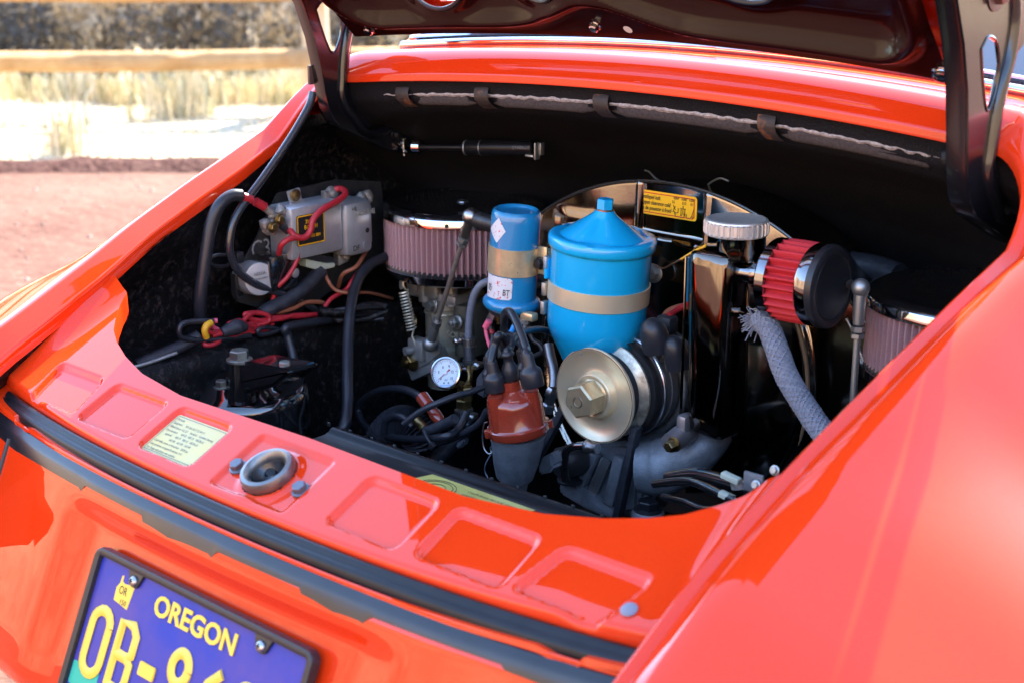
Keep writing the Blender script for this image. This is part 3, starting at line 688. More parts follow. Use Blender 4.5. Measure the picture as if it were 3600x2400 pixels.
m = MB(); m.tube([ca+E3(-.0262*cos(t)*1.0, -.0262*sin(t), -.02) for t in [pi*k/16 for k in range(17)]], .0022, n=8)
m.tube([ca+E3(.004, -.0265, -.012), ca+E3(.012, -.0270, -.062)], .004, n=8, smooth=False); m.build('casting_rib', CASTYEL, CARB)
for (u, v, y, r) in ((1522, 1075, 1.352, .0072), (1608, 1133, 1.352, .0072), (1470, 1132, 1.365, .0085)):
    p = PY(u, v, y); bolt('jet_plug', p, (-.0, -1, .1) if u != 1470 else (-.9, -.6, 0), r, r*1.2, ZINC if u != 1470 else BRASS, CARB, stud=.006 if u == 1608 else 0)
for (dx, dy) in ((-.030, -.022), (.040, -.022)): bolt('flange_screw', ca+E3(dx, dy, .015), ZA, .0058, .006, ZINC, CARB)
n_ = E3(.2, -1, 0).normalized(); text_mesh('cast_lettering', 'SOLEX', .0125, CASTYEL, CARB, PY(1572, 1182, 1.3553), E3(1, .12, 0).normalized(), ZA, .0008, bold=.0003)
# throttle linkage, lower lever
def balljoint(c, ax, name, parent, r=.0098):
    return MB().ball(c, r, 20).build(name, STEEL, parent)
T0, T1 = PY(1655, 762, 1.262), PY(1512, 1208, 1.300); td = (T1-T0).normalized(); TL = (T1-T0).length
ROD = MB().lathe([(.0033, .02), (.0034, TL*.5), (.0032, TL-.02)], T0, td, n=14).build('throttle_rod', mat('dark_steel_rod', (.50, .44, .38), .36, .7, noise_s=200, noise_c=(.34, .28, .24), noise_f=.5), CAR, label='long thin throttle rod crossing in front of the left air filter')
MB().lathe([(.0062, .006), (.0060, .028), (.0055, .034)], T0, td, n=18).build('rod_end', mat('pale_zinc', (.62, .58, .48), .3, 1), ROD)
MB().ball(T0, .0108, 20).build('ball_socket', STEEL, ROD)
MB().hexa(T0+td*.035, td, .0074, .0065).hexa(T0+td*.043, td, .0074, .0055, rot=.5).build('lock_nut', ZINC, ROD)
MB().lathe([(.0055, -.034), (.0062, -.028), (.0064, -.006)], T1, td, n=18).build('rod_end', ZINC, ROD)
MB().ball(T1, .0108, 20).build('ball_socket', ZINC, ROD)
MB().hexa(T1-td*.044, td, .0072, .0085).build('lock_nut', ZINC, ROD)
# cross shaft from the upper ball behind the coil
MB().tube([T0+E3(.006, .004, .000), PY(1685, 775, 1.266)], .0055, n=12).lathe([(.0105, 0), (.0120, .003), (.0120, .008), (.0105, .011), (.0105, .075)], PY(1683, 776, 1.266), (PY(1760, 797, 1.25)-PY(1683, 776, 1.266)), n=24).build('linkage_shaft', mat('dirty_shaft_steel', (.10, .10, .10), .4, .8, noise_s=90, noise_c=(.04, .04, .04), noise_f=.6), CAR)
# lever plate with spring at the carburettor foot
lev = [(1500, 1190), (1535, 1200), (1550, 1215), (1545, 1240), (1500, 1280), (1478, 1290), (1455, 1285), (1438, 1262), (1440, 1240), (1462, 1232), (1478, 1218), (1470, 1208), (1478, 1195)]
def flatpoly(pts, y, th, name, m, parent=CAR, bev=0, **kw):
    P = [PY(u, v, y) for u, v in pts]; return MB().prism([(p.x, p.z) for p in P], (0, y, 0), XA, ZA, (0, th, 0), bev=bev).build(name, m, parent, angle=35, **kw)
LEV = flatpoly(lev, 1.312, .004, 'throttle_lever', CAST, bev=.0008)
bolt('lever_nut', PY(1447, 1267, 1.310), (-.1, -1, 0), .0105, .007, BRASS, LEV, stud=.008)
MB().box(PY(1475, 1225, 1.315), (.030, .020, .030), bev=.004).box(PY(1505, 1275, 1.330), (.060, .03, .030), rot=Matrix.Rotation(-.5, 3, 'Y'), bev=.003).lathe([(.006, 0), (.006, .012)], PY(1450, 1230, 1.305), (-.3, -1, 0), n=16).build('lever_bracket', CAST, LEV)
flatpoly([(1428, 1262), (1430, 1285), (1480, 1305), (1535, 1325), (1560, 1310), (1500, 1290), (1460, 1275)], 1.322, .006, 'lever_flange', mat('dark_flange_steel', (.09, .085, .07), .4, .8), LEV, bev=.001)
# coil spring
s0, s1 = PY(1419, 1022, 1.300), PY(1448, 1162, 1.304); ax = (s1-s0); q = ax.to_track_quat('Z', 'Y').to_matrix(); L = ax.length
P = [s0+E3(-.002, 0, .018), s0+E3(0, 0, .006)]; NT = 13
for k in range(NT*12+1): t = k/12; P.append(s0+q@E3(.0066*cos(2*pi*t), .0066*sin(2*pi*t), L*t/NT))
P += [s1+E3(0, 0, -.008), PY(1462, 1215, 1.306), PY(1472, 1262, 1.308), PY(1478, 1268, 1.308)]
MB().tube(P, .0011, n=6, sub=1, smooth=False).build('return_spring', mat('spring_wire', (.80, .72, .55), .35, .6), CAR, label='thin coiled return spring beside the left carburettor')
MB().box(PY(1411, 990, 1.302), (.007, .003, .020), bev=.001).box(PY(1410, 1003, 1.304), (.004, .003, .012), bev=.001).build('spring_anchor', ZINC, CARB)
# grey fuel line, clamps, T piece, gauge
def rad(px, u, v, y): return px*mpp(u, v, y)
wire('fuel_hose', [(1745, 985, 1.30), (1715, 990, 1.29), (1690, 1003, 1.285), (1668, 1035, 1.283), (1656, 1080, 1.282), (1650, 1130, 1.281), (1646, 1195, 1.28)], .0049, HOSEGREY, n=14, label='blue grey fuel hose curving down beside the carburettor')
def hose_clamp(u, v, y, r, ax=(0.0, 0, 1), sdir=(-1, -.4, 0), parent=CAR):
    c = PY(u, v, y); ax = Vector(ax).normalized(); q = ax.to_track_quat('Z', 'Y').to_matrix()
    mb = MB().lathe([(r, -.0058), (r+.0014, -.0059), (r+.0014, .0059), (r, .0058)], c, ax, n=36)
    o = mb.build('hose_clamp', STEEL, parent)
    sl_ = MB()
    for k in range(28):
        t = 2*pi*k/28; p = c+q@E3((r+.0015)*cos(t), (r+.0013)*sin(t), 0); nn = (p-c).normalized(); tg = ax.cross(nn)
        sl_.box(p, (.0008, .0009, .0080), rot=Matrix((nn, tg, (ax+tg*.25).normalized())).transposed())
    sl_.build('band_slots', BLKSAT, o)
    s = Vector(sdir).normalized(); p = c+s*(r+.0045)
    MB().box(p-s*.001, (.008, .011, .008), bev=.0015).lathe([(.0042, 0), (.0048, .001), (.0048, .004), (.003, .0055)], p+E3(0, -.005, 0), (s.x*.3, -1, 0), n=16).build('clamp_screw', STEEL, o)
    MB().box(p+E3(0, -.0107, 0), (.0075, .0006, .0011)).build('screw_slot', BLKINK, o)
    return o
hc = [hose_clamp(1650, 1200, 1.28, .0078), hose_clamp(1652, 1277, 1.275, .0082, sdir=(1, .6, -.1))]
wire('rubber_coupling', [(1648, 1192, 1.28), (1650, 1240, 1.277), (1653, 1288, 1.274)], .0074, RUBMATTE, n=18)
wire('fitting_neck', [(1652, 1285, 1.272), (1648, 1315, 1.262), (1642, 1370, 1.256)], .0052, BRASS, n=12)
bp = PY(1636, 1345, 1.245)
FT = MB().lathe([(.0075, 0), (.0075, -.045)], bp, ZA, n=14).hexa(PY(1636, 1405, 1.24), ZA, .0102, .018).hexa(PY(1631, 1432, 1.238), ZA, .0108, .012, rot=.3).lathe([(.0082, 0), (.0082, .010)], PY(1630, 1418, 1.239), ZA, n=18).build('brass_fitting', BRASS, CAR, angle=30, label='brass T fitting under the pressure gauge')
hose_clamp(1632, 1452, 1.236, .0105, ax=(-.15, 0, 1), sdir=(1, .2, -.1))
wire('ribbed_hose', [(1634, 1440, 1.236), (1630, 1480, 1.232), (1612, 1530, 1.222), (1580, 1570, 1.212), (1540, 1605, 1.20), (1500, 1640, 1.19)], [.0092, .0098, .0098, .0098, .0098, .0098], RUBMATTE, n=18)
# gauge
gc = PY(1567, 1310, 1.205); gn = (CAM-gc).normalized(); gn = (gn+RGT*-.42+UPV*.10).normalized(); gx = (RGT-gn*RGT.dot(gn)).normalized(); gy = gn.cross(gx)
gr = .0205
GA = MB().lathe([(.0175, -.030), (.0188, -.026), (gr*.96, -.006), (gr, -.003), (gr, .0005), (gr*.975, .0022), (gr*.90, .0026), (gr*.855, .0008)], gc, gn, n=64, caps=False).lathe([(.0001, -.030), (.0175, -.030)], gc, gn, n=40).build('pressure_gauge', mat('polished_gauge_steel', (.62, .62, .64), .14, 1, noise_s=40, noise_c=(.45, .45, .46), noise_f=.5), CAR, label='small round psi gauge with white dial and red needle')
MB().lathe([(gr*.86, -.0006), (.0001, -.0006)], gc, gn, n=48, caps=False).build('gauge_dial', mat('white_dial', (.62, .68, .76), .4, coat=.5), GA)
def gp(a, r, h=0): a = radians(a); return gc+gx*r*cos(a)+gy*r*sin(a)+gn*h
tk = MB()
for k in range(31):
    a = 225-270*k/30; big = k % 6 == 0; r0 = gr*(.64 if big else .70); p = (gp(a, r0, -.0003)+gp(a, gr*.79, -.0003))/2
    d = (gp(a, 1)-gc).normalized(); tk.box(p, ((gr*.79-r0), .0005 if big else .0003, .0001), rot=Matrix((d, gn.cross(d), gn)).transposed())
tk.build('dial_ticks', BLKINK, GA)
for t, a, r in (('0', 225, .46), ('3', 171, .48), ('6', 117, .42), ('9', 63, .46), ('12', 9, .42), ('15', -42, .50)):
    p = gp(a, gr*r, -.0004); text_mesh('dial_number', t, .0050, BLKINK, GA, p-gy*.0018, gx, gy, .00002, align='CENTER', xs=.8, bold=.0001)
text_mesh('dial_print', 'psi', .0036, BLKINK, GA, gp(270, gr*.46, -.0004), gx, gy, .00002, align='CENTER', shear=.2)
text_mesh('dial_print', 'MEASUREMAN', .0026, WIREBLU, GA, gp(270, gr*.79, -.0004), gx, gy, .00002, align='CENTER', shear=.2)
for s in (-.0025, .0035): MB().lathe([(.0011, 0), (.0010, .0004), (.0006, .0006)], gp(270, gr*.60, -.0004)+gx*s, gn, n=12).build('dial_rivet', GREYINK, GA)
nd = MB(); a = 218; d = (gp(a, 1)-gc).normalized(); rt = Matrix((d, gn.cross(d), gn)).transposed()
nd.prism([(-.006, -.0011), (-.0075, 0), (-.006, .0011), (-.002, .0005), (.013, .0002), (.013, -.0002), (-.002, -.0005)], gc, d, gn.cross(d), gn*.0004)
nd.build('needle', WIRERED, GA); MB().lathe([(.0019, 0), (.0019, .0008), (.0012, .001)], gc, gn, n=16).build('needle_hub', WHITE, GA)
# ---- fan shroud
YS = 1.375
def arcR(x): return .541+sqrt(max(0, .357**2-(x+.015)**2))
xs_ = [-.285+.55*i/60 for i in range(61)]
out = [(x, arcR(x)) for x in xs_]+[(.265, .60), (.24, .50), (.18, .42), (-.18, .42), (-.27, .50), (-.285, .60)]
pxL, pxR = PY(2232, 660, YS).x, PY(2462, 690, YS).x
zb = PY(2300, 836, YS).z
rec = [(pxL+.002, .70+.0), ]
reco = [(pxL, arcR(pxL)-.0), (pxR, arcR(pxR)-.0)]
mb = MB(); NXs, NZs = 220, 120
rows = []
for i in range(NXs+1):
    x = -.285+.55*i/NXs; zt = arcR(x); row = [E3(x, YS+.13, zt-.012), E3(x, YS+.019, zt+.001), E3(x, YS+.0145, zt+.0016)]
    for j in range(NZs+1):
        z = zt-(zt-.42)*(j/NZs)**1.0
        mk = sstep(pxL-.001, pxL+.004, x)*(1-sstep(pxR-.004, pxR+.001, x))*sstep(zb-.003, zb+.003, z)
        dy = .085*(z-.74)*(1-mk)+.0165*mk
        # edge bead all along the rim and groove either side of the middle panel
        gr_ = math.exp(-((x-pxL+.003)/.0018)**2)+math.exp(-((x-pxR-.002)/.0018)**2)
        dy -= .0030*gr_*sstep(zb-.006, zb, z)
        dy -= .0022*math.exp(-((z-zb+.004)/.002)**2)*sstep(pxL-.004, pxL, x)*(1-sstep(pxR, pxR+.004, x))
        r = sqrt(x*x+(z-.68)**2); dy -= .006*math.exp(-((r-.197)/.0035)**2)*(z < .80)
        # stepped bulge to the left of the middle, behind the coil
        dy -= .003*(1-sstep(-.110, -.094, x))*sstep(-.20, -.17, x)*(1-sstep(.836, .852, z))
        p = E3(x, YS+dy+.012*(x/.28)**2+nz(E3(x, 0, z), 12, .0009), z); row.append(p)
    rows.append(row)
SHR = mb.grid(rows).build('fan_shroud', MIRBLK, CAR, angle=70, label='glossy black curved fan shroud at the front of the engine bay')
MB().tube([E3(x, YS+.0135+.085*(arcR(x)-.898)+.012*(x/.28)**2, arcR(x)+.0008) for x in xs_], .0022, n=8, sub=1).build('shroud_lip', mat('worn_bright_edge', (.16, .14, .12), .2, .8), SHR)
ar = [E3(.199*cos(t), YS-.005, .68+.199*sin(t)) for t in [radians(36-78*k/24) for k in range(25)]]
MB().tube(ar, .0026, n=8, sub=1).build('shroud_ring', mat('brown_sealing_edge', (.20, .12, .07), .35, noise_s=80, noise_c=(.3, .22, .14), noise_f=.5), SHR)
for u0, v0, u1, v1 in ((2268, 600, 2310, 632), (2482, 658, 2532, 628)):
    a, b = PY(u0, v0, 1.44), PY(u1, v1, 1.42)
    MB().tube([a, a.lerp(b, .35)+E3(0, 0, .002), b if u0 < 2400 else b, b+E3(.012, 0, -.002)], .0012, n=6).build('shroud_clip', ZINC, SHR)
# yellow sticker
sx0, sx1 = PY(2240, 720, YS+.016), PY(2450, 750, YS+.016)
w_ = sx1.x-sx0.x; h_ = (PY(2240, 663, YS+.005)-PY(2240, 747, YS+.005)).z
so2 = E3((sx0.x+sx1.x)/2, YS+.0155, (PY(2245, 705, YS+.016).z+PY(2445, 738, YS+.016).z)/2)
SY = MB().prism(rrect(-w_/2, w_/2, -h_/2, h_/2, .004), so2, XA, ZA, (0, .0003, 0)).build('yellow_sticker', YELLOW, SHR, label='yellow tappet clearance sticker on the fan shroud')
frame_strip(MB(), -w_/2+.003, w_/2-.003, -h_/2+.0022, h_/2-.0022, .003, .0012, so2, XA, ZA, .0006).build('sticker_border', REDINK, SY)
for i, t in enumerate(('Ventilspiel kalt', 'Tappet clearance cold', 'Jeu de poussoir à froid')):
    text_mesh('sticker_print', t, .0072, BLKINK, SY, so2+E3(-w_/2+.0055, -.0006, h_*.16-.0068*i), XA, ZA, .00003, xs=.70, shear=.15, bold=.00008)
for i, (t, dx, dz) in enumerate((('0.004"', .62, .29), ('0.006"', .75, .29), ('0.004"', .875, .29), ('0.1', .60, .12), ('0.15', .765, .12), ('0.1', .90, .12))):
    text_mesh('sticker_print', t, .0048, BLKINK, SY, so2+E3(-w_/2+w_*dx, -.0006, h_*dz), XA, ZA, .00003, xs=.7, bold=.00005)
dg_ = MB(); cx = .70
def ln(pts, r=.00035): dg_.tube([so2+E3(-w_/2+w_*a, -.0007, h_*b) for a, b in pts], r, n=4, smooth=False)
ln([(.60, -.22), (.64, -.22), (.66, -.42), (.80, -.42), (.80, -.25), (.82, -.25)]); ln([(.62, -.15), (.66, -.32)]); ln([(.62, .05), (.655, -.15)]); ln([(.655, 0), (.625, -.12)]); ln([(.73, -.05), (.83, -.05)]); ln([(.75, -.05), (.75, -.33)]); ln([(.81, -.05), (.81, -.33)])
ln([(.78, .08), (.78, -.30)]); ln([(.84, -.25), (.84, -.42), (.94, -.42), (.94, -.30)]); ln([(.96, 0), (.92, -.35)]); ln([(.70, -.05), (.70, -.25), (.66, -.25)]); ln([(.74, -.33), (.76, -.33)], .0006); ln([(.80, -.33), (.82, -.33)], .0006); ln([(.905, -.35), (.93, -.33)], .0006)
dg_.build('sticker_diagram', BLKINK, SY)
# ---- ignition coil
k0 = PY(1816, 735, 1.245); k1 = PY(1798, 1075, 1.245); kz = (k0-k1).normalized(); kL = (k0-k1).length; kr = .0297
cb = k1
COIL = MB().lathe([(.0275, -.004), (.0330, -.0005), (.0352, .003), (.0350, .0075), (.0330, .0105), (.0300, .012), (kr, .015), (kr, kL-.012), (kr*.985, kL-.005), (kr*.93, kL-.0012), (kr*.86, kL), (kr*.80, kL-.0008), (kr*.74, kL-.003), (.0001, kL-.003)], cb, kz, n=64, caps=False).build('ignition_coil', BLUED, CAR, angle=40, label='upright blue ignition coil with wide gold clamp')
za, zb2 = ((PY(1810, 1060, 1.245)-PY(1810, 957, 1.245)).length-.002, (PY(1810, 1060, 1.245)-PY(1810, 860, 1.245)).length-.002)
MB().lathe([(kr+.0004, .0440), (kr+.0018, .0442), (kr+.0018, .0768), (kr+.0004, .0770)], cb, kz, n=64, caps=False).build('clamp_band', GOLD, COIL)
MB().box(cb+kz*.061+E3(.037, .010, 0), (.014, .003, .034), bev=.0008).box(cb+kz*.061+E3(.043, .016, 0), (.002, .014, .030), bev=.0005).build('clamp_bracket', GOLD, COIL)
bolt('clamp_bolt', cb+kz*.058+E3(.036, .007, 0), (0, -1, 0), .0058, .006, BLKSAT, COIL)
MB().lathe([(.0275, .0), (.0272, -.007), (.026, -.008), (.0001, -.008)], cb-kz*.001, kz, n=40, caps=False).build('coil_base', PLASTICBLK, COIL)
def wrap(name, cen, ax, r, poly, m, parent, hd):
    """flat sticker wrapped on a cylinder; poly in (arc angle rad, height); hd: zero direction"""
    ax = Vector(ax).normalized(); hd = (Vector(hd)-ax*Vector(hd).dot(ax)).normalized(); td_ = ax.cross(hd)
    mb = MB(); A = []
    (a0, a1) = min(p[0] for p in poly), max(p[0] for p in poly); n = 14; rows = []
    for i in range(n+1):
        a = a0+(a1-a0)*i/n; hs = []
        for (p, q_) in zip(poly, poly[1:]+poly[:1]):
            if (p[0]-a)*(q_[0]-a) <= 0 and abs(p[0]-q_[0]) > 1e-9: hs.append(p[1]+(q_[1]-p[1])*(a-p[0])/(q_[0]-p[0]))
        if not hs: hs = [p[1] for p in poly if abs(p[0]-a) < 1e-6]
        lo, hi = min(hs), max(hs); d = hd*cos(a)+td_*sin(a)
        rows.append([cen+ax*(lo+(hi-lo)*k/4)+d*r for k in range(5)])
    return mb.grid(rows).build(name, m, parent)
hd = (CAM-cb); hd.z = 0
wrap('diamond_sticker', cb, kz, kr+.0004, [(-1.35, .097), (-.74, .114), (-.40, .099), (-.80, .083)], WHITEST, COIL, hd)
LB = wrap('white_label', cb, kz, kr+.0004, [(-1.45, .0425), (-.04, .0425), (-.02, .040), (-.02, .018), (-.05, .016), (-1.45, .013)], WHITEST, COIL, hd)
hn = hd.normalized(); tdv = kz.cross(hn)
for t, a, h, s_ in (('BT', -.28, .0195, .011), ('05', -1.10, .022, .012)):
    d = hn*cos(a)+tdv*sin(a); ux_ = kz.cross(d); text_mesh('handwritten_mark', t, s_, BLKINK, COIL, cb+kz*h+d*(kr+.0008)-ux_*.004, ux_, kz, .00003, xs=.7, shear=.1)
# coil terminals
for u, v, m_ in ((1752, 1108, BRASS), (1846, 1120, ZINC)): bolt('terminal_nut', PY(u, v, 1.235), (0, 0, -1), .0055, .005, m_, COIL, stud=.006)
MB().box(PY(1728, 1112, 1.225), (.010, .003, .020), rot=Matrix.Rotation(.5, 3, 'Y'), bev=.0012).build('spade_terminal', STEEL, COIL)
MB().box(PY(1860, 1112, 1.235), (.020, .012, .010), bev=.0025).build('terminal_block', GOLD, COIL)
wire('connector_sleeve', [(1720, 1128, 1.22), (1706, 1152, 1.218)], .0042, WIREPNK, n=10)
wire('red_lead', [(1706, 1150, 1.218), (1712, 1185, 1.216), (1724, 1225, 1.212), (1735, 1262, 1.21), (1740, 1300, 1.21)], .0023, WIREPNK)
wire('black_lead', [(1724, 1125, 1.235), (1725, 1150, 1.235), (1731, 1180, 1.233), (1734, 1225, 1.23)], .0028, RUB)
wire('red_lead', [(1727, 1160, 1.233), (1731, 1174, 1.232)], .0031, WIRERED)
wire('blue_lead', [(1822, 1124, 1.235), (1808, 1148, 1.23), (1796, 1172, 1.228)], .0036, WIREBLU, n=10)
wire('black_lead', [(1858, 1130, 1.25), (1862, 1165, 1.25), (1875, 1195, 1.25), (1897, 1210, 1.25), (1905, 1235, 1.25), (1880, 1250, 1.25)], .0030, RUB)
# ---- oil filter canister
q0 = PY(2118, 845, 1.272); q1 = PY(2092, 1180, 1.272); cz = (q0-q1).normalized(); cz = (cz+E3(.0, 0, 0)).normalized(); cl = (q0-q1).length; cr = .0585
prof = [(.0001, -.050), (.024, -.050), (.029, -.047), (.034, -.036), (.046, -.012), (.0545, .004), (.0575, .014), (cr, .022), (cr*1.002, cl-.010), (cr*1.005, cl-.006)]
CAN = MB().lathe(prof, q1, cz, n=72, caps=False).build('oil_filter_canister', BLUE, CAR, angle=60, label='large bright blue oil filter canister with domed lid and gold strap')
def lm(t, h):
    k = sstep(.002, .012, h)*(1-sstep(.030, .040, h)); return 1-.11*k*max(0, cos(3*t+1.9))**2
MB().lathe([(cr, -.006), (cr+.003, -.0055), (cr+.0046, -.002), (cr+.0046, .005), (cr+.0035, .008), (cr+.001, .0093), (cr-.004, .0096), (cr-.008, .0085), (cr-.0095, .0090), (.044, .0130), (.036, .0180), (.028, .0235), (.020, .0290), (.014, .0335), (.0115, .0365), (.010, .0385), (.0001, .039)], q0-cz*.002, cz, n=96, caps=False, mod=lambda t, h: lm(t, h) if h > .0089 else 1).build('canister_lid', BLUE, CAN, angle=60)
MB().lathe([(.0096, .0365), (.0105, .0375), (.0105, .0392), (.009, .0396)], q0-cz*.002, cz, n=28).build('copper_washer', mat('copper', (.7, .28, .12), .3, 1), CAN)
MB().hexa(q0+cz*.0375, cz, .0100, .0115, rot=.55, cham=.1).build('lid_bolt', BLUE, CAN, angle=25)
sb_ = MB(); sh = .046
sb_.lathe([(cr+.0004, sh), (cr+.0016, sh+.0002), (cr+.0016, sh+.0215), (cr+.0004, sh+.0217)], q1, cz, n=72, caps=False, mod=lambda t, h: 1).build('strap_band', GOLDPALE, CAN)
lf = E3(-.74, -.2, 0).normalized()
for h in (.090, .058, .035): MB().box(q1+cz*h+(-RGT)*(cr+.0035), (.006, .010, .016), bev=.0015).build('strap_buckle', ZINC, CAN)
MB().box(q1+cz*(cl-.033)+(-RGT)*(cr+.002), (.005, .012, .026), bev=.002).build('canister_tab', BLUE, CAN)
wire('braided_hose', [(1928, 1210, 1.31), (1935, 1250, 1.305), (1945, 1290, 1.30), (1948, 1330, 1.295), (1946, 1362, 1.29)], .0062, STEELBRAID, n=14)
MB().lathe([(.0062, 0), (.0085, .004), (.0085, .012), (.0068, .014), (.0068, .022), (.0088, .024), (.0082, .034)], PY(1946, 1362, 1.288), (-.25, -.1, -1), n=6).build('hose_union', STEEL, CAR)
# ---- distributor
yd = 1.115
d0 = PY(1823, 1503, yd); dax = (PY(1796, 1340, yd-.006)-d0).normalized(); dr = .0335
def dc(h, off=0, an=0):
    hh = (CAM-d0); hh = (hh-dax*hh.dot(dax)).normalized(); tt_ = dax.cross(hh)
    return d0+dax*h+(hh*cos(an)+tt_*sin(an))*off
DIS = MB().lathe([(dr+.0005, -.0045), (dr+.0015, -.003), (dr+.0015, .0045), (dr-.001, .0055), (dr-.0022, .007), (dr-.0030, .030), (dr-.0045, .037), (dr-.009, .0405), (.016, .043), (.0115, .046), (.0105, .056), (.0001, .056)], d0, dax, n=72, caps=False, mod=lambda t, h: 1+.035*max(0, cos(4*t+.75))**6*sstep(.006, .010, h)*(1-sstep(.036, .040, h))).build('distributor_cap', REDCAP, CAR, angle=50, label='red brown distributor cap with black plug boots')
m = MB()
for an in (-.95, .95, -2.3, 2.3): m.lathe([(.0088, .004), (.0088, .036), (.0084, .046)], dc(0, .0245, an), dax, n=24)
m.build('cap_tower', REDCAP, DIS)
for an in (-1.5, 1.5): MB().box(dc(.000, dr+.001, an), (.006, .008, .010), rot=dax.to_track_quat('Z', 'Y').to_matrix(), bev=.0015).build('cap_lug', REDCAP, DIS)
dd_ = (PY(1808, 1692, yd+.006)-d0).normalized()*-1
MB().lathe([(dr-.002, -.003), (dr-.0035, -.012), (dr-.008, -.045), (dr-.012, -.062), (.016, -.066), (.014, -.10)], d0, dd_, n=48).build('distributor_body', CASTGREY, DIS)
wire('cap_clip', [(1712, 1482, yd-.02), (1702, 1490, yd-.02), (1696, 1530, yd-.02), (1700, 1570, yd-.02), (1715, 1592, yd-.02), (1728, 1590, yd-.018), (1724, 1575, yd-.018), (1730, 1560, yd-.018), (1722, 1530, yd-.018)], .0009, STEEL, DIS, n=6)
wire('ground_wire', [(1728, 1592, yd-.01), (1712, 1620, yd-.01), (1704, 1650, yd), (1716, 1680, yd)], .0008, HOSEGREY, DIS, n=6)
def boot(p, ax, r, L, top, mat_=RUB, ribs=False):
    ax = Vector(ax).normalized(); pr = [(r*.93, 0), (r, .0015), (r, L*.42), (r*.93, L*.50), (r*.66, L*.58), (r*.58, L*.66), (r*.58, L*.93), (r*.52, L), (.004, L)]
    if ribs: pr = [(r*.8, 0), (r*1.0, .002), (r, L*.28), (r*.94, L*.45), (r*.60, L*.62), (r*.56, L*.80), (r*.80, L*.85), (r*.84, L*.90), (r*.62, L*.96), (.004, L)]
    o = MB().lathe(pr, p, ax, n=32).build('plug_boot', mat_, CAR, angle=60); return p+ax*L
b1 = boot(PY(1745, 1372, yd-.018), (dax*1.0-XA*.02), .0120, .0345, 0)
b2 = boot(PY(1799, 1336, yd-.004), dax, .0093, .0345, 0, ribs=True)
b3 = boot(PY(1877, 1358, yd-.018), (dax-XA*.14+YA*.05), .0122, .0370, 0)
b4 = boot(PY(1733, 1352, yd+.028), (dax*1.0), .0110, .0345, 0)
b5 = boot(PY(1858, 1335, yd+.030), (dax-XA*.10), .0110, .036, 0)
WM = mat('plug_wire_rubber', (.011, .013, .018), .36, noise_s=100, noise_c=(.018, .02, .026), noise_f=.5)
wire('plug_wire', [b3-ZA*.008, b3, (1850, 1225, yd-.01), (1828, 1165, yd), (1808, 1118, yd+.01), (1790, 1095, yd+.02), (1775, 1104, yd+.04), (1772, 1135, yd+.055), (1775, 1178, yd+.06), (1785, 1205, yd+.065)], .0046, WM, n=14)
wire('plug_wire', [b1-ZA*.008, b1, (1740, 1210, yd-.012), (1752, 1180, yd-.01), (1768, 1186, yd+.005), (1775, 1205, yd+.02), (1772, 1230, yd+.03)], .0045, WM, n=14)
wire('plug_wire', [b4-ZA*.008, b4, (1728, 1230, yd+.03), (1738, 1195, yd+.035), (1760, 1178, yd+.05)], .0042, WM, n=12)
wire('plug_wire', [b2-ZA*.008, b2, (1792, 1225, yd+.0), (1805, 1195, yd+.012), (1830, 1172, yd+.04), (1870, 1160, yd+.08), (1912, 1160, yd+.12), (1960, 1180, yd+.15)], .0042, WM, n=14)
wire('plug_wire', [b5-ZA*.008, b5, (1840, 1228, yd+.03), (1822, 1200, yd+.045), (1800, 1180, yd+.055), (1780, 1178, yd+.06), (1765, 1195, yd+.06)], .0040, WM, n=12)
# looping leads, left of the distributor
wire('looped_plug_wire', [(1480, 1400, 1.16), (1455, 1380, 1.165), (1400, 1365, 1.17), (1330, 1373, 1.18), (1275, 1408, 1.19), (1262, 1450, 1.19), (1290, 1500, 1.17), (1350, 1530, 1.15), (1450, 1542, 1.13), (1560, 1535, 1.12), (1610, 1510, 1.14), (1640, 1450, 1.16)], .0048, WM, n=14, label='long black ignition lead looping over the engine tin')
MB().lathe([(.0062, 0), (.0085, .001), (.0085, .020), (.0068, .0215), (.0068, .034), (.0078, .0345), (.0070, .046), (.004, .050)], PY(1483, 1393, 1.16), PY(1535, 1462, 1.15)-PY(1483, 1393, 1.16), n=28).build('red_connector', REDCAP, CAR)
wire('looped_plug_wire', [(1350, 1518, 1.14), (1358, 1480, 1.14), (1385, 1462, 1.14), (1420, 1468, 1.14), (1450, 1500, 1.14)], .0046, WM, n=12)
wire('looped_plug_wire', [(1418, 1490, 1.12), (1470, 1450, 1.13), (1530, 1420, 1.14), (1600, 1392, 1.16), (1660, 1375, 1.18), (1712, 1352, 1.20)], .0040, RUB, n=12)
wire('looped_plug_wire', [(1712, 1440, 1.14), (1690, 1480, 1.14), (1650, 1510, 1.14), (1580, 1545, 1.14), (1520, 1560, 1.13)], .0040, RUB, n=12)
MB().lathe([(.0058, 0), (.0060, .022)], PY(1463, 1475, 1.14), PY(1495, 1508, 1.135)-PY(1463, 1475, 1.14), n=20).build('metal_ferrule', BRASS, CAR)
wire('taped_lead', [(1498, 1515, 1.13), (1540, 1500, 1.13), (1580, 1482, 1.13), (1600, 1470, 1.13)], .0062, RUBMATTE, n=14)
wire('cable_tie', [(1492, 1515, 1.115), (1500, 1535, 1.11), (1510, 1552, 1.11), (1520, 1565, 1.11)], .0022, PLASTICBLK, n=8)
MB().box(PY(1520, 1566, 1.11), (.008, .006, .008), rot=Matrix.Rotation(.6, 3, 'Y'), bev=.001).build('tie_head', PLASTICBLK, CAR)
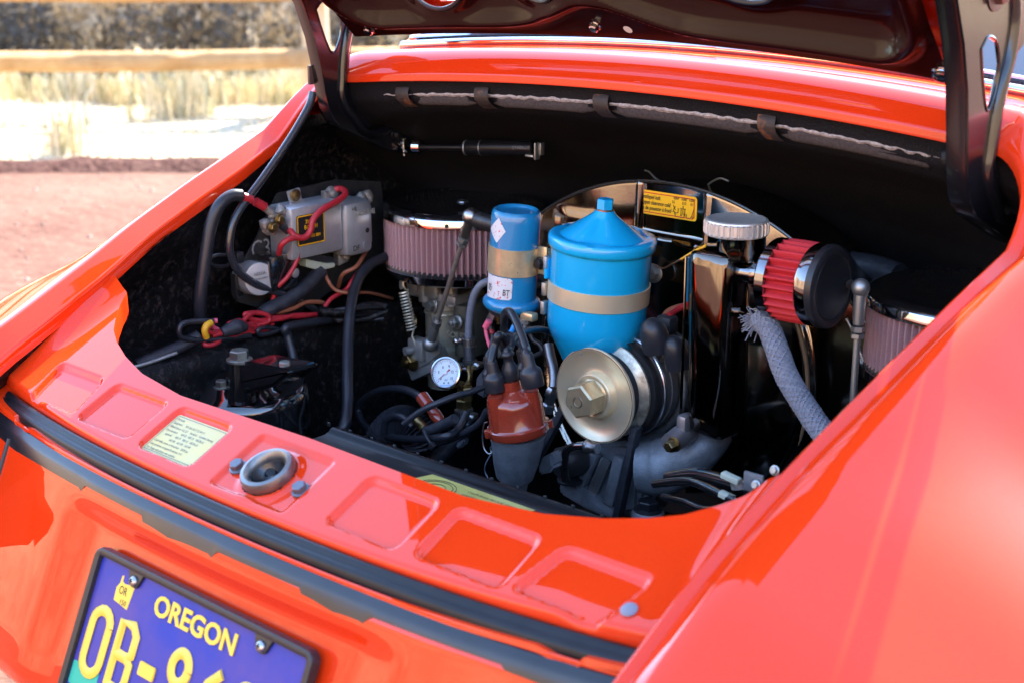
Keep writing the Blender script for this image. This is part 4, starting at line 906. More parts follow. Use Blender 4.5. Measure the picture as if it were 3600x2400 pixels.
# corrugated heater hose + misc tins on the floor of the bay
m = MB(); P = [PY(1340, 1545, 1.16), PY(1420, 1520, 1.16), PY(1480, 1540, 1.16)]
for k in range(26):
    t = k/25; p = PY(1345+140*t, 1545-55*sin(pi*t), 1.165); m.lathe([(.022, -.0016), (.025, 0), (.022, .0016)], p, (cos(pi*(t-.5))*.8, .2, .6*cos(pi*t)), n=20)
m.build('corrugated_hose', RUBMATTE, CAR)
GT = mat('blue_grey_tin', (.14, .155, .185), .35, .5, noise_s=40, noise_c=(.06, .065, .08), noise_f=.6)
flatpoly([(1690, 1305), (1672, 1330), (1668, 1380), (1700, 1400), (1712, 1360), (1706, 1318)], 1.20, .01, 'engine_tin', GT, bev=.002)
flatpoly([(1595, 1512), (1570, 1530), (1600, 1535), (1640, 1500), (1650, 1480)], 1.15, .01, 'engine_tin', GT, bev=.002)
flatpoly([(1600, 1560), (1632, 1540), (1632, 1560), (1615, 1575), (1600, 1575)], 1.12, .01, 'engine_tin', GT, bev=.002)
# engine tin deck seen dark between the parts
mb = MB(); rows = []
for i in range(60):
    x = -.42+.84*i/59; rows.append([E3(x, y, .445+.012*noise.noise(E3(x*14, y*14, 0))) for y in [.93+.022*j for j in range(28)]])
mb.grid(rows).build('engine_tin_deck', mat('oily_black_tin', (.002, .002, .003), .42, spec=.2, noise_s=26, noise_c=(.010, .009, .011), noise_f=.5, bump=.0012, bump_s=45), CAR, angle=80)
# ---- black rear tin with gold sticker
ye = .945; zt_ = PY(1700, 1684, ye).z
tr = []
for i in range(61):
    x = -.13+.46*i/60
    tr.append([E3(x, ye+.006, zt_-.012), E3(x, ye+.004, zt_+.0005), E3(x, ye, zt_+.0015), E3(x, ye-.004, zt_+.0003), E3(x, ye-.006, zt_-.002), E3(x, ye-.012, zt_-.004), E3(x, ye-.060, zt_-.004), E3(x, ye-.125, zt_-.004), E3(x, ye-.13, zt_-.04)])
TIN = MB().grid(tr).build('rear_engine_tin', mat('dusty_black_tin', (.003, .003, .004), .3, coat=.08, spec=.08, noise_s=30, noise_c=(.010, .009, .010), noise_f=.5, ct=.08), CAR, angle=35)
for k in range(14):
    x = -.14+k*.034; MB().box(E3(x, ye+.003, zt_+.001), (.004, .002, .0045), bev=.0006).build('tin_notch', BLKSAT, TIN)
tu, tv = XA, YA; tn = tu.cross(tv)
to = E3(0, ye-.0435, zt_-.004)
def tinpt(u, v):
    r = _ray(u, v); t = (to-CAM).dot(tn)/r.dot(tn); p = CAM+r*t-to; return p.dot(tu), p.dot(tv)
A = [tinpt(*q) for q in ((1463, 1664), (1955, 1766))]; xa, xb = A[0][0]+.012, A[1][0]-.002
TS = MB().prism([(xa-.015, -.029), (xb-.012, -.029), (xb, .0255), (xa+.003, .0255)], to+tn*.0008, tu, tv, tn*.0003).build('gold_sticker', OLIVE, TIN, label='olive gold engine specification sticker on the black rear tin')
for i in range(5): text_mesh('sticker_print', ('CALIFORNIA MOTOR VEHICLE POLLUTION CONTROL', 'IGNITION TIMING 3 DEG ATDC AT 900 RPM', 'DWELL ANGLE 50 DEG    IDLE SPEED 900 RPM', 'THIS VEHICLE CONFORMS TO REGULATIONS', 'ENGINE TUNE UP SPECIFICATIONS')[i], .0056, BLKINK, TS, to+tn*.0012+tu*(xa+.060)+tv*(.014-.0085*i), tu, tv, .00003, xs=.85)
m = MB(); c_ = to+tn*.0013+tu*(xa+.030)+tv*.003
for r in (.017, .014, .008): m.tube([c_+tu*r*1.3*cos(2*pi*k/30)+tv*r*sin(2*pi*k/30) for k in range(31)], .0004, n=4, sub=1, caps=False)
m.build('sticker_emblem', BLKINK, TS)
# ---- alternator and pulley
ap = PY(2085, 1392, 1.222); ayd = YA
def AL(prof, name, m, parent, h0=0, n=72, **k): return MB().lathe(prof, ap+ayd*h0, ayd, n=n, caps=False).build(name, m, parent, **k)
ALT = AL([(.0001, .058), (.054, .058), (.0585, .060), (.0605, .064), (.0605, .070), (.0620, .0705), (.0620, .082), (.0600, .084), (.058, .092), (.056, .135), (.0001, .14)], 'alternator', mat('alternator_alloy', (.13, .135, .145), .5, .5, noise_s=60, noise_c=(.22, .22, .23), noise_f=.6, bump=.0004, bump_s=500), CAR, label='alternator with silver ring behind the gold pulley')
AL([(.0620, .0535), (.0632, .0545), (.0632, .0575), (.0618, .0585), (.0590, .0585), (.0585, .0545), (.0620, .0535)], 'alternator_ring', mat('satin_aluminium_ring', (.66, .68, .72), .3, 1), ALT)
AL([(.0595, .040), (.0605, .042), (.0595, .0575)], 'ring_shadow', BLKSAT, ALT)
PUL = AL([(.0135, .0005), (.0200, .0005), (.0232, -.0020), (.0256, -.0022), (.0266, -.0012), (.0270, .0030), (.0285, .0085), (.0335, .0100), (.0500, .0050), (.0535, .0020), (.0550, .0012), (.0566, .0018), (.0572, .0040), (.0560, .0060), (.0400, .0150), (.0340, .0190)], 'belt_pulley', GOLDPALE, CAR, n=96, angle=50, label='gold plated belt pulley with big hex nut')
AL([(.0300, .018), (.0345, .0195), (.0400, .0235), (.0540, .0310), (.0562, .0325), (.0562, .0350), (.0530, .0370), (.030, .042)], 'rear_sheave', mat('worn_sheave_steel', (.86, .80, .64), .36, .6, noise_s=60, noise_c=(.14, .11, .08), noise_f=.5, rn=.1), PUL, n=96)
AL([(.0545, .0020), (.0552, .0008), (.0558, .0014)], 'sheave_edge', mat('worn_brown_edge', (.18, .09, .05), .5), PUL, n=96)
AL([(.0480, .012), (.0485, .018), (.0480, .024)], 'wrapped_belt', RUBMATTE, PUL)
MB().lathe([(.0205, 0), (.0215, -.0016), (.0190, -.003)], ap, ayd, n=40).hexa(ap-ayd*.002, -ayd, .0208, .026, rot=.35, cham=.08).build('pulley_nut', GOLD, PUL, angle=25)
MB().lathe([(.0066, 0), (.0066, .0006), (.0056, .0008), (.0052, -.003), (.0001, -.0035)], ap-ayd*.028, -ayd, n=28, caps=False).build('shaft_end', STEEL, PUL)
# cooling slots and boots of the alternator
for k in range(16):
    t = 2*pi*k/16; p = ap+ayd*.112+E3(cos(t), 0, sin(t))*.0570
    MB().box(p, (.0030, .030, .010), rot=Matrix.Rotation(-t, 3, 'Y'), bev=.001).build('cooling_slot', BLKINK, ALT)
for u, v, y, r in ((2298, 1168, 1.265, .0165), (2372, 1228, 1.275, .0145)):
    p = PY(u, v, y); MB().lathe([(r, -.022), (r, -.006), (r*.92, .004), (r*.70, .012), (r*.35, .016), (.0001, .017)], p, (-.10, -.25, 1), n=32, caps=False).build('terminal_boot', RUB, ALT)
text_mesh('chalk_mark', 'BLK', .012, BLKINK, ALT, PY(2298, 1245, 1.262), E3(.5, .5, -.7).normalized(), E3(.55, .1, .6).normalized(), .0003, xs=.8)
m = MB(); m.tube([ap+E3(.066*cos(t), .088, .066*sin(t)) for t in [radians(-80+100*k/16) for k in range(17)]], .0052, n=10); m.build('clamp_strap', mat('rough_strap_metal', (.16, .18, .20), .5, .8, noise_s=200, noise_c=(.30, .32, .34), noise_f=.4), ALT)
MB().lathe([(.011, -.02), (.013, 0), (.011, .02)], PY(2390, 1535, 1.235), (0, 1, .1), n=24).box(PY(2408, 1505, 1.24), (.014, .02, .035), bev=.005).build('strap_lug', mat('pink_grey_alloy', (.32, .29, .29), .4, .7), ALT)
bolt('strap_bolt', PY(2372, 1560, 1.215), (-.1, -1, -.1), .0065, .010, BRASS, ALT)
wire('orange_lead', [(2330, 1125, 1.30), (2348, 1098, 1.31), (2385, 1082, 1.32), (2430, 1075, 1.33)], .0042, WIREBRN, ALT, n=10)
wire('red_lead', [(2352, 1110, 1.30), (2380, 1090, 1.315), (2430, 1062, 1.33)], .0036, WIRERED, ALT, n=10)
MB().box(PY(2345, 1140, 1.30), (.022, .02, .022), bev=.005).build('lead_boot', RUBMATTE, ALT)
# belt strands with teeth
def belt(a, b, w, ht, toothed):
    a, b = Vector(a), Vector(b); d = (b-a).normalized(); s = YA; n = d.cross(s).normalized(); m = MB()
    L = (b-a).length; m.box((a+b)/2, (L, w, ht), rot=Matrix((d, s, n)).transposed(), bev=.0008)
    if toothed:
        k = int(L/.0085)
        for i in range(k): m.box(a+d*(i+.5)*.0085+n*toothed*(ht*.5+.0012), (.0050, w*.8, .0034), rot=Matrix((d, s, n)).transposed(), bev=.0008)
    return m.build('drive_belt', RUBMATTE, CAR, angle=30)
cp = E3(ap.x, 1.235, .40)
ba, bb = PY(1998, 1420, 1.236), PY(1850, 1695, 1.150)
bb = E3(PY(1850, 1695, 1.236).x, 1.236, PY(1850, 1695, 1.236).z)
belt(PY(1996, 1415, 1.236), PY(1832, 1720, 1.236), .0115, .0075, -1)
belt(PY(2238, 1500, 1.236), PY(2172, 1815, 1.236), .0125, .0085, 0)
# ---- generator stand casting and oil neck under the pulley
m = MB()
st_ = [(1975, 1700), (2035, 1575), (2060, 1550), (2210, 1555), (2260, 1560), (2240, 1800), (2180, 1815), (2110, 1790), (2055, 1765), (1955, 1735), (1960, 1700)]
STD = flatpoly(st_, 1.255, .06, 'generator_stand', CASTGREY, bev=.006, label='blue grey cast generator stand under the pulley')
flatpoly([(2195, 1600), (2235, 1585), (2300, 1600), (2340, 1640), (2320, 1700), (2260, 1830), (2170, 1830)], 1.265, .05, 'stand_web', CASTGREY, STD, bev=.006)
m = MB(); m.tube([PY(2250, 1640, 1.25), PY(2330, 1640, 1.26), PY(2420, 1600, 1.27), PY(2490, 1560, 1.28), PY(2550, 1520, 1.30)], [.030, .034, .030, .022, .012], n=24); m.build('oil_neck_casting', CASTGREY, STD)
def ribbar(u0, v0, u1, v1, y, w, name, m_, h=.008): 
    a, b = PY(u0, v0, y), PY(u1, v1, y); d = (b-a).normalized(); n = YA; s = d.cross(n).normalized()
    return MB().box((a+b)/2, ((b-a).length, w, h), rot=Matrix((d, s, n)).transposed(), bev=min(w, h)*.3).build(name, m_, STD, angle=35)
R1 = ribbar(2082, 1735, 2133, 1612, 1.248, .013, 'timing_scale', CASTGREY, .010)
m = MB(); a, b = PY(2082, 1732, 1.2425), PY(2133, 1614, 1.2425); d = (b-a).normalized(); s = d.cross(YA)
for k in range(26): m.box(a.lerp(b, (k+.5)/26), (.0011, .0115, .0016), rot=Matrix((d, s, YA)).transposed())
m.build('scale_ribs', mat('bright_machined_alloy', (.55, .56, .56), .35, .9), STD)
ribbar(2145, 1770, 2185, 1600, 1.245, .016, 'stand_rib', CASTGREY, .014)
ribbar(2040, 1700, 2090, 1585, 1.245, .018, 'stand_rib', CASTGREY, .014)
flatpoly([(1958, 1735), (1962, 1690), (1975, 1680), (2010, 1690), (2120, 1780), (2180, 1815), (2150, 1830), (2050, 1790)], 1.235, .03, 'stand_foot', CASTGREY, STD, bev=.005)
bolt('stand_bolt', PY(2007, 1690, 1.236)+ZA*.002, (0, -.15, 1), .0125, .010, mat('dark_bolt', (.05, .055, .065), .4, .8), STD)
MB().lathe([(.018, -.06), (.019, 0), (.017, .003), (.0001, .003)], PY(2278, 1800, 1.235), ZA, n=32).build('stud_boss', CASTGREY, STD)
bolt('stand_bolt', PY(2278, 1795, 1.235), ZA, .0125, .010, mat('dark_bolt_2', (.05, .055, .065), .4, .8), STD)
wire('oil_pipe', [(1990, 1690, 1.19), (1984, 1640, 1.19), (1990, 1590, 1.19), (2012, 1570, 1.19), (2050, 1566, 1.19), (2070, 1566, 1.19)], .0048, BLKGLOSS, STD, n=12)
MB().lathe([(.0065, 0), (.0080, .002), (.0080, .006), (.0062, .009), (.0062, .018)], PY(2058, 1566, 1.19), (PY(2085, 1572, 1.19)-PY(2058, 1566, 1.19)), n=20).build('pipe_union', STEEL, STD)
MB().lathe([(.017, 0), (.019, .004), (.019, .030), (.016, .034)], PY(2045, 1610, 1.24), (-.3, -1, 0), n=28).build('fuel_pump_cap', BLKSAT, STD)
flatpoly([(1900, 1610), (1935, 1590), (1945, 1640), (1930, 1662), (1890, 1670), (1890, 1640)], 1.15, .02, 'lower_bracket', CASTGREY, bev=.003)
# ---- oil filler tank
yt = 1.262
tb, tt0 = PY(2520, 1530, yt), PY(2530, 870, yt)
tax = (tt0-tb).normalized()
sec = []
def tank_ring(c, wx, wy, r, n=5):
    P = []
    for cx, cy, a0 in ((wx-r, wy-r, 0), (-wx+r, wy-r, pi/2), (-wx+r, -wy+r, pi), (wx-r, -wy+r, 3*pi/2)):
        for k in range(n+1): a = a0+pi/2*k/n; P.append(c+E3(cx+r*cos(a), cy+r*sin(a), 0))
    return P
Lt = (tt0-tb).length; rws = []
for h, wx, wy, r in ((0, .012, .012, .008), (.010, .026, .027, .018), (.030, .0290, .030, .021), (Lt-.016, .0290, .030, .021), (Lt-.006, .027, .028, .020), (Lt-.001, .024, .025, .019), (Lt, .018, .018, .016)):
    rws.append(tank_ring(tb+tax*h, wx, wy, r))
TANK = MB().grid(rws, True).add(rws[-1], [tuple(range(len(rws[-1])))]).build('oil_filler_tank', mat('gloss_black_chrome', (.17, .145, .125), .08, 1, noise_s=30, noise_c=(.12, .10, .09), noise_f=.7, rn=.04), CAR, angle=50, label='tall glossy black oil filler tank with ribbed metal cap')
MB().box(tb+tax*(Lt*.5)+E3(-.0322, -.020, 0), (.0018, .004, Lt*.90), bev=.0006).build('tank_seam', MIRBLK, TANK)
nk = tt0-tax*.004+E3(.022, .008, 0)
MB().lathe([(.0250, -.006), (.0262, .004), (.0262, .022), (.0285, .026)], nk, tax, n=48).build('filler_neck', MIRBLK, TANK)
def capmod(t, h): return 1-.07*(1 if (t*32/(2*pi)) % 1 < .42 else 0)*(1 if .002 < h < .0135 else 0)
cap_c = PY(2588, 822, yt+.006)
MB().lathe([(.0335, 0), (.0340, .0015), (.0350, .0026), (.0350, .0130), (.0335, .0145), (.0330, .0160), (.0305, .0170), (.026, .0155), (.0001, .0150)], cap_c, ZA, n=32*8, caps=False, mod=capmod).build('filler_cap', mat('brushed_cap_alloy', (.78, .75, .70), .36, .6, noise_s=120, noise_c=(.60, .58, .55), noise_f=.6, rn=.1), TANK, angle=25)
wire('yellow_wire', [(2395, 912, 1.25), (2430, 890, 1.245), (2452, 878, 1.24), (2478, 868, 1.235)], .0013, WIREYEL, n=6)
wire('yellow_wire', [(2452, 890, 1.25), (2465, 876, 1.245), (2480, 862, 1.24)], .0013, WIREYEL, n=6)
wire('thin_copper_wire', [(2285, 930, 1.36), (2302, 932, 1.355), (2330, 944, 1.34), (2370, 925, 1.30), (2400, 908, 1.26), (2425, 895, 1.245)], .0011, mat('copper_wire', (.45, .28, .18), .35, .8), n=6)
bolt('shroud_bolt', PY(2300, 962, 1.366), (.1, -1, .1), .0085, .008, ZINC, CAR)
for u, v in ((2385, 612), (2940, 1208), (2785, 1300)): pass
bolt('wall_screw', PY(2938, 1208, 1.45), (.2, -1, .2), .0055, .003, BLKSAT, CAR)
wire('blue_edge_pipe', [(2414, 1060, 1.30), (2416, 980, 1.30), (2420, 905, 1.30)], .0028, BLUED, TANK, n=8)
# breather filter on the tank
f0 = PY(2660, 968, yt); fx = (XA+YA*-.02+ZA*.02).normalized(); fr_ = .0425; SH = .30
f0 = PY(2642, 962, yt)
BR = MB().lathe([(.0115, -.028), (.0115, .004), (.0145, .006), (.0150, .014), (.0180, .019), (.033, .026), (.0395, .028), (.0425, .031), (.0425, .041), (.0410, .042), (.0385, .042)], f0, fx, n=64, caps=False).build('breather_filter', mat('smoked_chrome', (.35, .34, .35), .10, 1, noise_s=25, noise_c=(.12, .11, .12), noise_f=.6), CAR, label='small red pleated breather filter with black end cap')
NB = 26
MB().lathe([(.0385, .040), (.0390, .052), (.0390, .066), (.0385, .080)], f0, fx, n=NB*8, caps=False, mod=lambda t, h: 1+.11*cos(NB*t)).build('red_pleats', PLEATRED, BR, angle=180)
MB().lathe([(.036, .077), (.0425, .0775), (.0432, .079), (.0432, .089), (.042, .092)], f0, fx, n=64, caps=False).build('filter_band', mat('smoked_chrome_2', (.40, .38, .38), .10, 1, noise_s=25, noise_c=(.10, .09, .10), noise_f=.6), BR)
MB().lathe([(.0428, .089), (.0435, .092), (.0430, .097), (.040, .099), (.0345, .0985), (.0335, .0972), (.0325, .0980), (.031, .0975), (.0001, .0975)], f0, fx, n=64, caps=False).build('end_cap', PLASTICBLK, BR)
# outlet pipe and braided hose to the lower right
wire('tank_outlet', [(2606, 1092, 1.27), (2625, 1100, 1.262), (2650, 1110, 1.255), (2672, 1125, 1.25)], [.0075, .0062, .0062, .0062], CHROME, TANK, n=16)
hp = [(2665, 1122, 1.25), (2700, 1150, 1.245), (2730, 1225, 1.235), (2765, 1320, 1.225), (2815, 1405, 1.215), (2865, 1480, 1.20), (2925, 1560, 1.185), (2990, 1640, 1.17)]
m = MB(); m.tube([PY(*q) for q in hp], .0112, n=40, sub=22)
for i, v in enumerate(m.v):
    r_ = i//40; c_ = i % 40
    if r_ < 154: pass
HB = m.build('braided_breather_hose', BRAID, CAR, label='grey braided hose running down to the right fender')
# braid relief
P = []; pts = [PY(*q) for q in hp]
cl2 = MB().tube(pts, .0001, n=3, sub=22).v[::3]
br = MB(); cl2 = [Vector(v) for v in cl2]
Ls_ = [0]
for a, b in zip(cl2, cl2[1:]): Ls_.append(Ls_[-1]+(b-a).length)
for s in range(10):
    for dirn in (1, -1):
        P = []; nrm = None
        for i, p in enumerate(cl2[:-4]):
            t = (cl2[min(i+1, len(cl2)-1)]-cl2[max(i-1, 0)]).normalized()
            if nrm is None: nrm = t.orthogonal().normalized()
            nrm = (nrm-t*nrm.dot(t)).normalized(); b = t.cross(nrm); a = 2*pi*s/10+dirn*Ls_[i]/.0105
            P.append(p+(nrm*cos(a)+b*sin(a))*(.0112+.0004*cos(Ls_[i]*2400+s*pi)))
        br.tube(P, .0013, n=4, sub=1, smooth=False)
br.build('braid_strands', BRAID, HB, angle=80)
fz = MB()
for k in range(46):
    t = random.uniform(0, 2*pi); p = PY(2672+random.uniform(-6, 18), 1128+random.uniform(-10, 14), 1.248); d = E3(-.6+random.uniform(-.5, .5), random.uniform(-.6, .2), random.uniform(-.7, .5)).normalized()
    p = p+d*.008; fz.tube([p, p+d*.006+E3(0, 0, random.uniform(-.003, .003)), p+d*random.uniform(.009, .016)+E3(0, 0, random.uniform(-.006, .004))], .0006, n=4, sub=3)
fz.build('frayed_ends', BRAID, HB)
# right throttle rod
r0, r1 = PY(3026, 1012, 1.27), PY(2998, 1420, 1.27); rd = (r1-r0).normalized(); rl = (r1-r0).length
RR = MB().ball(r0, .0095, 18).lathe([(.0065, .004), (.0062, .030), (.0055, .038)], r0, rd, n=18).hexa(r0+rd*.040, rd, .0072, .006).hexa(r0+rd*.0475, rd, .0072, .005, rot=.4).lathe([(.0036, .05), (.0036, rl)], r0, rd, n=14).build('throttle_rod', ZINC, CAR, label='vertical throttle rod beside the right air filter')
wire('thin_wire', [(2975, 1120, 1.32), (3000, 1170, 1.32), (3035, 1270, 1.32)], .0018, ZINC, n=6)
wire('linkage_shaft', [(2990, 1000, 1.28), (2960, 985, 1.30), (2900, 960, 1.34)], .005, BLKSAT, n=10)
wire('corrugated_duct', [(2990, 930, 1.48), (3080, 945, 1.48), (3160, 975, 1.47)], .016, RUBMATTE, n=16)
# right lower corner clutter
wire('black_pipe', [(2350, 1680, 1.15), (2450, 1668, 1.14), (2550, 1690, 1.12), (2640, 1715, 1.10)], .0075, BLKGLOSS, n=14)
wire('black_pipe', [(2300, 1700, 1.13), (2420, 1690, 1.12), (2520, 1730, 1.10), (2600, 1770, 1.08)], .0045, BLKGLOSS, n=10)
wire('black_pipe', [(2330, 1745, 1.12), (2400, 1760, 1.10), (2480, 1790, 1.08), (2560, 1775, 1.06)], .0035, BLKGLOSS, n=10)
wire('pipe_clamp', [(2602, 1690, 1.10), (2606, 1712, 1.10)], .0098, ZINC, n=14)
for u, v, w in ((2570, 1678, .020), (2555, 1742, .016)): MB().box(PY(u, v, 1.09), (w, .008, .006), rot=Matrix.Rotation(.15, 3, 'Y'), bev=.001).build('ivory_clip', IVORY, CAR)
MB().box(PY(2650, 1695, 1.09), (.022, .004, .020), bev=.002).build('pipe_bracket', CASTGREY, CAR); bolt('bracket_bolt', PY(2658, 1704, 1.085), (0, -1, .3), .0036, .003, ZINC, CAR)
bolt('bracket_bolt', PY(2724, 1652, 1.06), (0, -1, .3), .0036, .003, ZINC, CAR)
# ---- left side: regulator, relay, condenser
def onwall(u, v, x=-.468): return PX(u, v, x)
wn = XA
def wallpoly(pts, x, th, name, m_, parent=CAR, bev=0, **kw):
    P = [PX(u, v, x) for u, v in pts]; return MB().prism([(p.y, p.z) for p in P], (x, 0, 0), YA, ZA, (-th, 0, 0), bev=bev).build(name, m_, parent, angle=35, **kw)
BASEP = wallpoly([(975, 680), (1180, 632), (1340, 640), (1370, 900), (1200, 1000), (1030, 1120), (830, 1060), (830, 960), (900, 840)], -.474, .003, 'relay_board', mat('satin_black_board', (.012, .012, .013), .4, noise_s=80, noise_c=(.04, .04, .04), noise_f=.5), bev=.0008)
# aluminium box
def wbox(name, q, x0, x1, m_, parent=CAR, bev=.003, **kw):
    """box whose near face covers the four sight lines q=(u0,v0,u1,v1) at x1 and whose back is at x0"""
    a, b = PX(q[0], q[1], x1), PX(q[2], q[3], x1)
    c = E3((x0+x1)/2, (a.y+b.y)/2, (a.z+b.z)/2); return MB().box(c, (abs(x1-x0), abs(b.y-a.y), abs(a.z-b.z)), bev=bev).build(name, m_, parent, angle=35, **kw)
ALB = mat('satin_alloy_box', (.66, .67, .69), .40, .7, noise_s=60, noise_c=(.50, .51, .53), noise_f=.6, rn=.08)
REG = wbox('voltage_regulator', (1020, 735, 1208, 880), -.470, -.425, ALB, label='silver regulator box with black and yellow sticker', bev=.004)
wallpoly([(1010, 675), (1055, 660), (1062, 700), (1100, 705), (1190, 715), (1190, 735), (1025, 730)], -.455, .003, 'mounting_tab', ALB, REG, bev=.0008)
bolt('tab_screw', PX(1038, 687, -.454), XA, .006, .003, BRASS, REG)
rg2 = wbox('relay_can', (1215, 715, 1322, 890), -.470, -.418, mat('embossed_alloy_can', (.56, .59, .62), .42, .7, noise_s=50, noise_c=(.42, .45, .48), noise_f=.6, bump=.0005, bump_s=60), REG, bev=.012)
X1 = -.4245
a, b = PX(1038, 765, X1), PX(1143, 835, X1)
cst = E3(X1+.0006, (a.y+b.y)/2, (a.z+b.z)/2-.002); ws, hs = abs(b.y-a.y)*.96, .040
RS = MB().prism(rrect(-ws/2, ws/2, -hs/2, hs/2, .003), cst, YA, ZA, (.0004, 0, 0)).build('regulator_sticker', BLKINK, REG)
frame_strip(MB(), -ws/2+.0006, ws/2-.0006, -hs/2+.0006, hs/2-.0006, .003, .0014, cst, YA, ZA, .0008).build('sticker_border', YELLOW, RS)
for t, dz, s_ in (('ZK 600', .0085, .0068), ('BOSCH', .0010, .0080), ('0 331 101 004', -.0105, .0062)): text_mesh('sticker_print', t, s_, YELLOW, RS, cst+E3(.0009, 0, dz), YA, ZA, .00003, xs=.85, align='CENTER', bold=.0001)
text_mesh('embossed_lettering', 'BOSCH', .0105, CAST, rg2, PX(1318, 752, -.4165)+E3(.0, 0, .008), -YA, -ZA, .0006, xs=.95, align='LEFT')
text_mesh('pencil_mark', 'DF', .010, BLKINK, rg2, PX(1242, 884, -.4172), YA, ZA, .0001); text_mesh('pencil_mark', 'D', .010, BLKINK, rg2, PX(1305, 868, -.4172), YA, ZA, .0001)
text_mesh('pencil_mark', '+B', .008, BLKINK, rg2, PX(1236, 745, -.4172), YA, ZA, .0001)
MB().tube([PX(1290, 862, -.4170)+E3(0, .0065*cos(2*pi*k/20), .0065*sin(2*pi*k/20)) for k in range(21)], .0004, n=4, sub=1, caps=False).build('round_emblem', ALB, rg2)
MB().lathe([(.0035, 0), (.0001, .0002)], PX(1292, 810, -.4172), XA, n=16).build('can_hole', BLKINK, rg2)
wallpoly([(1075, 888), (1175, 905), (1180, 930), (1072, 912)], -.440, .02, 'black_socket', RUBMATTE, REG, bev=.001)
wallpoly([(1078, 912), (1150, 928), (1180, 925), (1180, 940), (1130, 952), (1080, 940)], -.436, .018, 'ivory_connector', IVORY, REG, bev=.0015)
DIRTY = mat('corroded_terminal', (.16, .14, .12), .55, .6, noise_s=130, noise_c=(.42, .40, .36), noise_f=.5, bump=.002, bump_s=130)
JN = MB()
for u, v, r in ((985, 740, .008), (975, 775, .009), (950, 800, .011), (930, 790, .008), (960, 760, .007)): JN.ball(PX(u, v, -.440), r, 12)
for v_ in range(len(JN.v)): p = Vector(JN.v[v_]); JN.v[v_] = tuple(p+noise.noise_vector(p*120)*.0035)
JB = JN.build('terminal_cluster', DIRTY, CAR)
for u, v in ((982, 772), (958, 800)): bolt('terminal_nut', PX(u, v, -.430), XA, .0055, .004, BRASS, JB)
for (u, v) in ((1165, 680), (1270, 700), (1290, 690), (1210, 900)):
    q_ = MB().ball(PX(u, v, -.450), .009, 12).box(PX(u-12, v+8, -.450), (.012, .018, .014), bev=.002)
    for k in range(len(q_.v)): p = Vector(q_.v[k]); q_.v[k] = tuple(p+noise.noise_vector(p*110)*.003)
    q_.build('corroded_terminal', DIRTY, REG)
wirex('cable_lug', [(925, 728, -.442), (965, 758, -.438)], .0050, DIRTY, JB, n=10); wirex('cable_lug', [(985, 788, -.436), (1028, 825, -.434)], .0055, RUBMATTE, JB, n=10)
RLY = wbox('small_relay', (948, 905, 1052, 1010), -.470, -.435, BLKGLOSS, bev=.0025, label='small black relay box under the regulator')
MB().lathe([(.0062, 0), (.0062, .002), (.0045, .003), (.0001, .003)], PX(1036, 960, -.4345), XA, n=20).build('relay_rivet', ALB, RLY)
cc = PX(862, 985, -.455); MB()
CON = MB().lathe([(.0205, -.012), (.0215, -.004), (.0220, 0), (.0215, .002), (.0215, .028), (.0205, .030), (.019, .0302), (.0001, .0302)], PX(880, 975, -.470), (1, -.25, .12), n=48, caps=False).build('round_condenser', ALB, CAR, angle=40, label='round silver condenser can clipped to the left bay wall')
text_mesh('embossed_lettering', 'HELLA', .0062, CAST, CON, PX(895, 972, -.4385), YA, ZA, .0003)
text_mesh('embossed_lettering', 'MADE IN GERMANY', .0036, CAST, CON, PX(885, 990, -.4385), YA, ZA, .0003)
wallpoly([(825, 965), (835, 970), (840, 1045), (905, 1028), (910, 1036), (838, 1058), (830, 1040)], -.462, .010, 'condenser_bracket', BLKSAT, CON, bev=.0005)
text_mesh('painted_mark', 'C3', .034, mat('white_chalk_paint', (.55, .56, .60), .8, noise_s=300, noise_c=(.05, .05, .055), noise_f=.5), BASEP, PX(884, 912, -.4735), YA, ZA, .0002, xs=.8, bold=-.0002)
# red leads
wirex('red_lead', [(1180, 666, -.448), (1200, 665, -.440), (1215, 680, -.425), (1190, 705, -.418), (1130, 740, -.415), (1100, 775, -.415), (1092, 810, -.415), (1072, 835, -.416), (1040, 832, -.42), (1018, 808, -.43)], .0042, WIRERED, n=12, label='red lead arching over the silver regulator')
wirex('red_lead', [(1066, 835, -.418), (1020, 840, -.42), (990, 862, -.425), (980, 898, -.44)], .0038, WIRERED, n=12)
wirex('red_lead', [(1012, 885, -.44), (1020, 870, -.435), (1040, 865, -.43), (1050, 885, -.428), (1040, 925, -.428), (1010, 975, -.43), (985, 1000, -.435), (970, 1020, -.44), (955, 1070, -.445)], .0030, WIRERED, n=10)
wirex('red_lead', [(1138, 1085, -.42), (1165, 1050, -.42), (1215, 1020, -.42), (1240, 985, -.42), (1260, 955, -.43)], .0030, WIRERED, n=10)
wirex('red_sleeve', [(853, 693, -.445), (885, 702, -.443)], .0058, WIRERED, n=12); wirex('red_sleeve', [(898, 710, -.442), (930, 728, -.441)], .0058, WIRERED, n=12)
wirex('battery_cable', [(705, 1130, -.47), (703, 1060, -.462), (715, 960, -.458), (728, 870, -.456), (742, 790, -.455), (770, 725, -.452), (812, 690, -.450), (850, 688, -.446)], [.0075, .0078, .0078, .0078, .0080, .0080, .0078, .0078], RUB, n=14, label='thick black battery cable on the left bay wall')
wirex('black_cable', [(1100, 325, -.448), (1088, 370, -.447), (1050, 440, -.446), (1000, 520, -.446), (930, 620, -.446), (870, 700, -.445), (825, 770, -.445), (808, 840, -.445), (812, 900, -.445), (840, 955, -.444), (900, 1000, -.442), (980, 1030, -.440), (1060, 1062, -.44), (1120, 1095, -.44), (1165, 1120, -.44)], .0052, mat('glossy_cable', (.02, .022, .028), .22, coat=.5, ct=.1), n=14, label='long glossy black cable hanging from the left hinge')
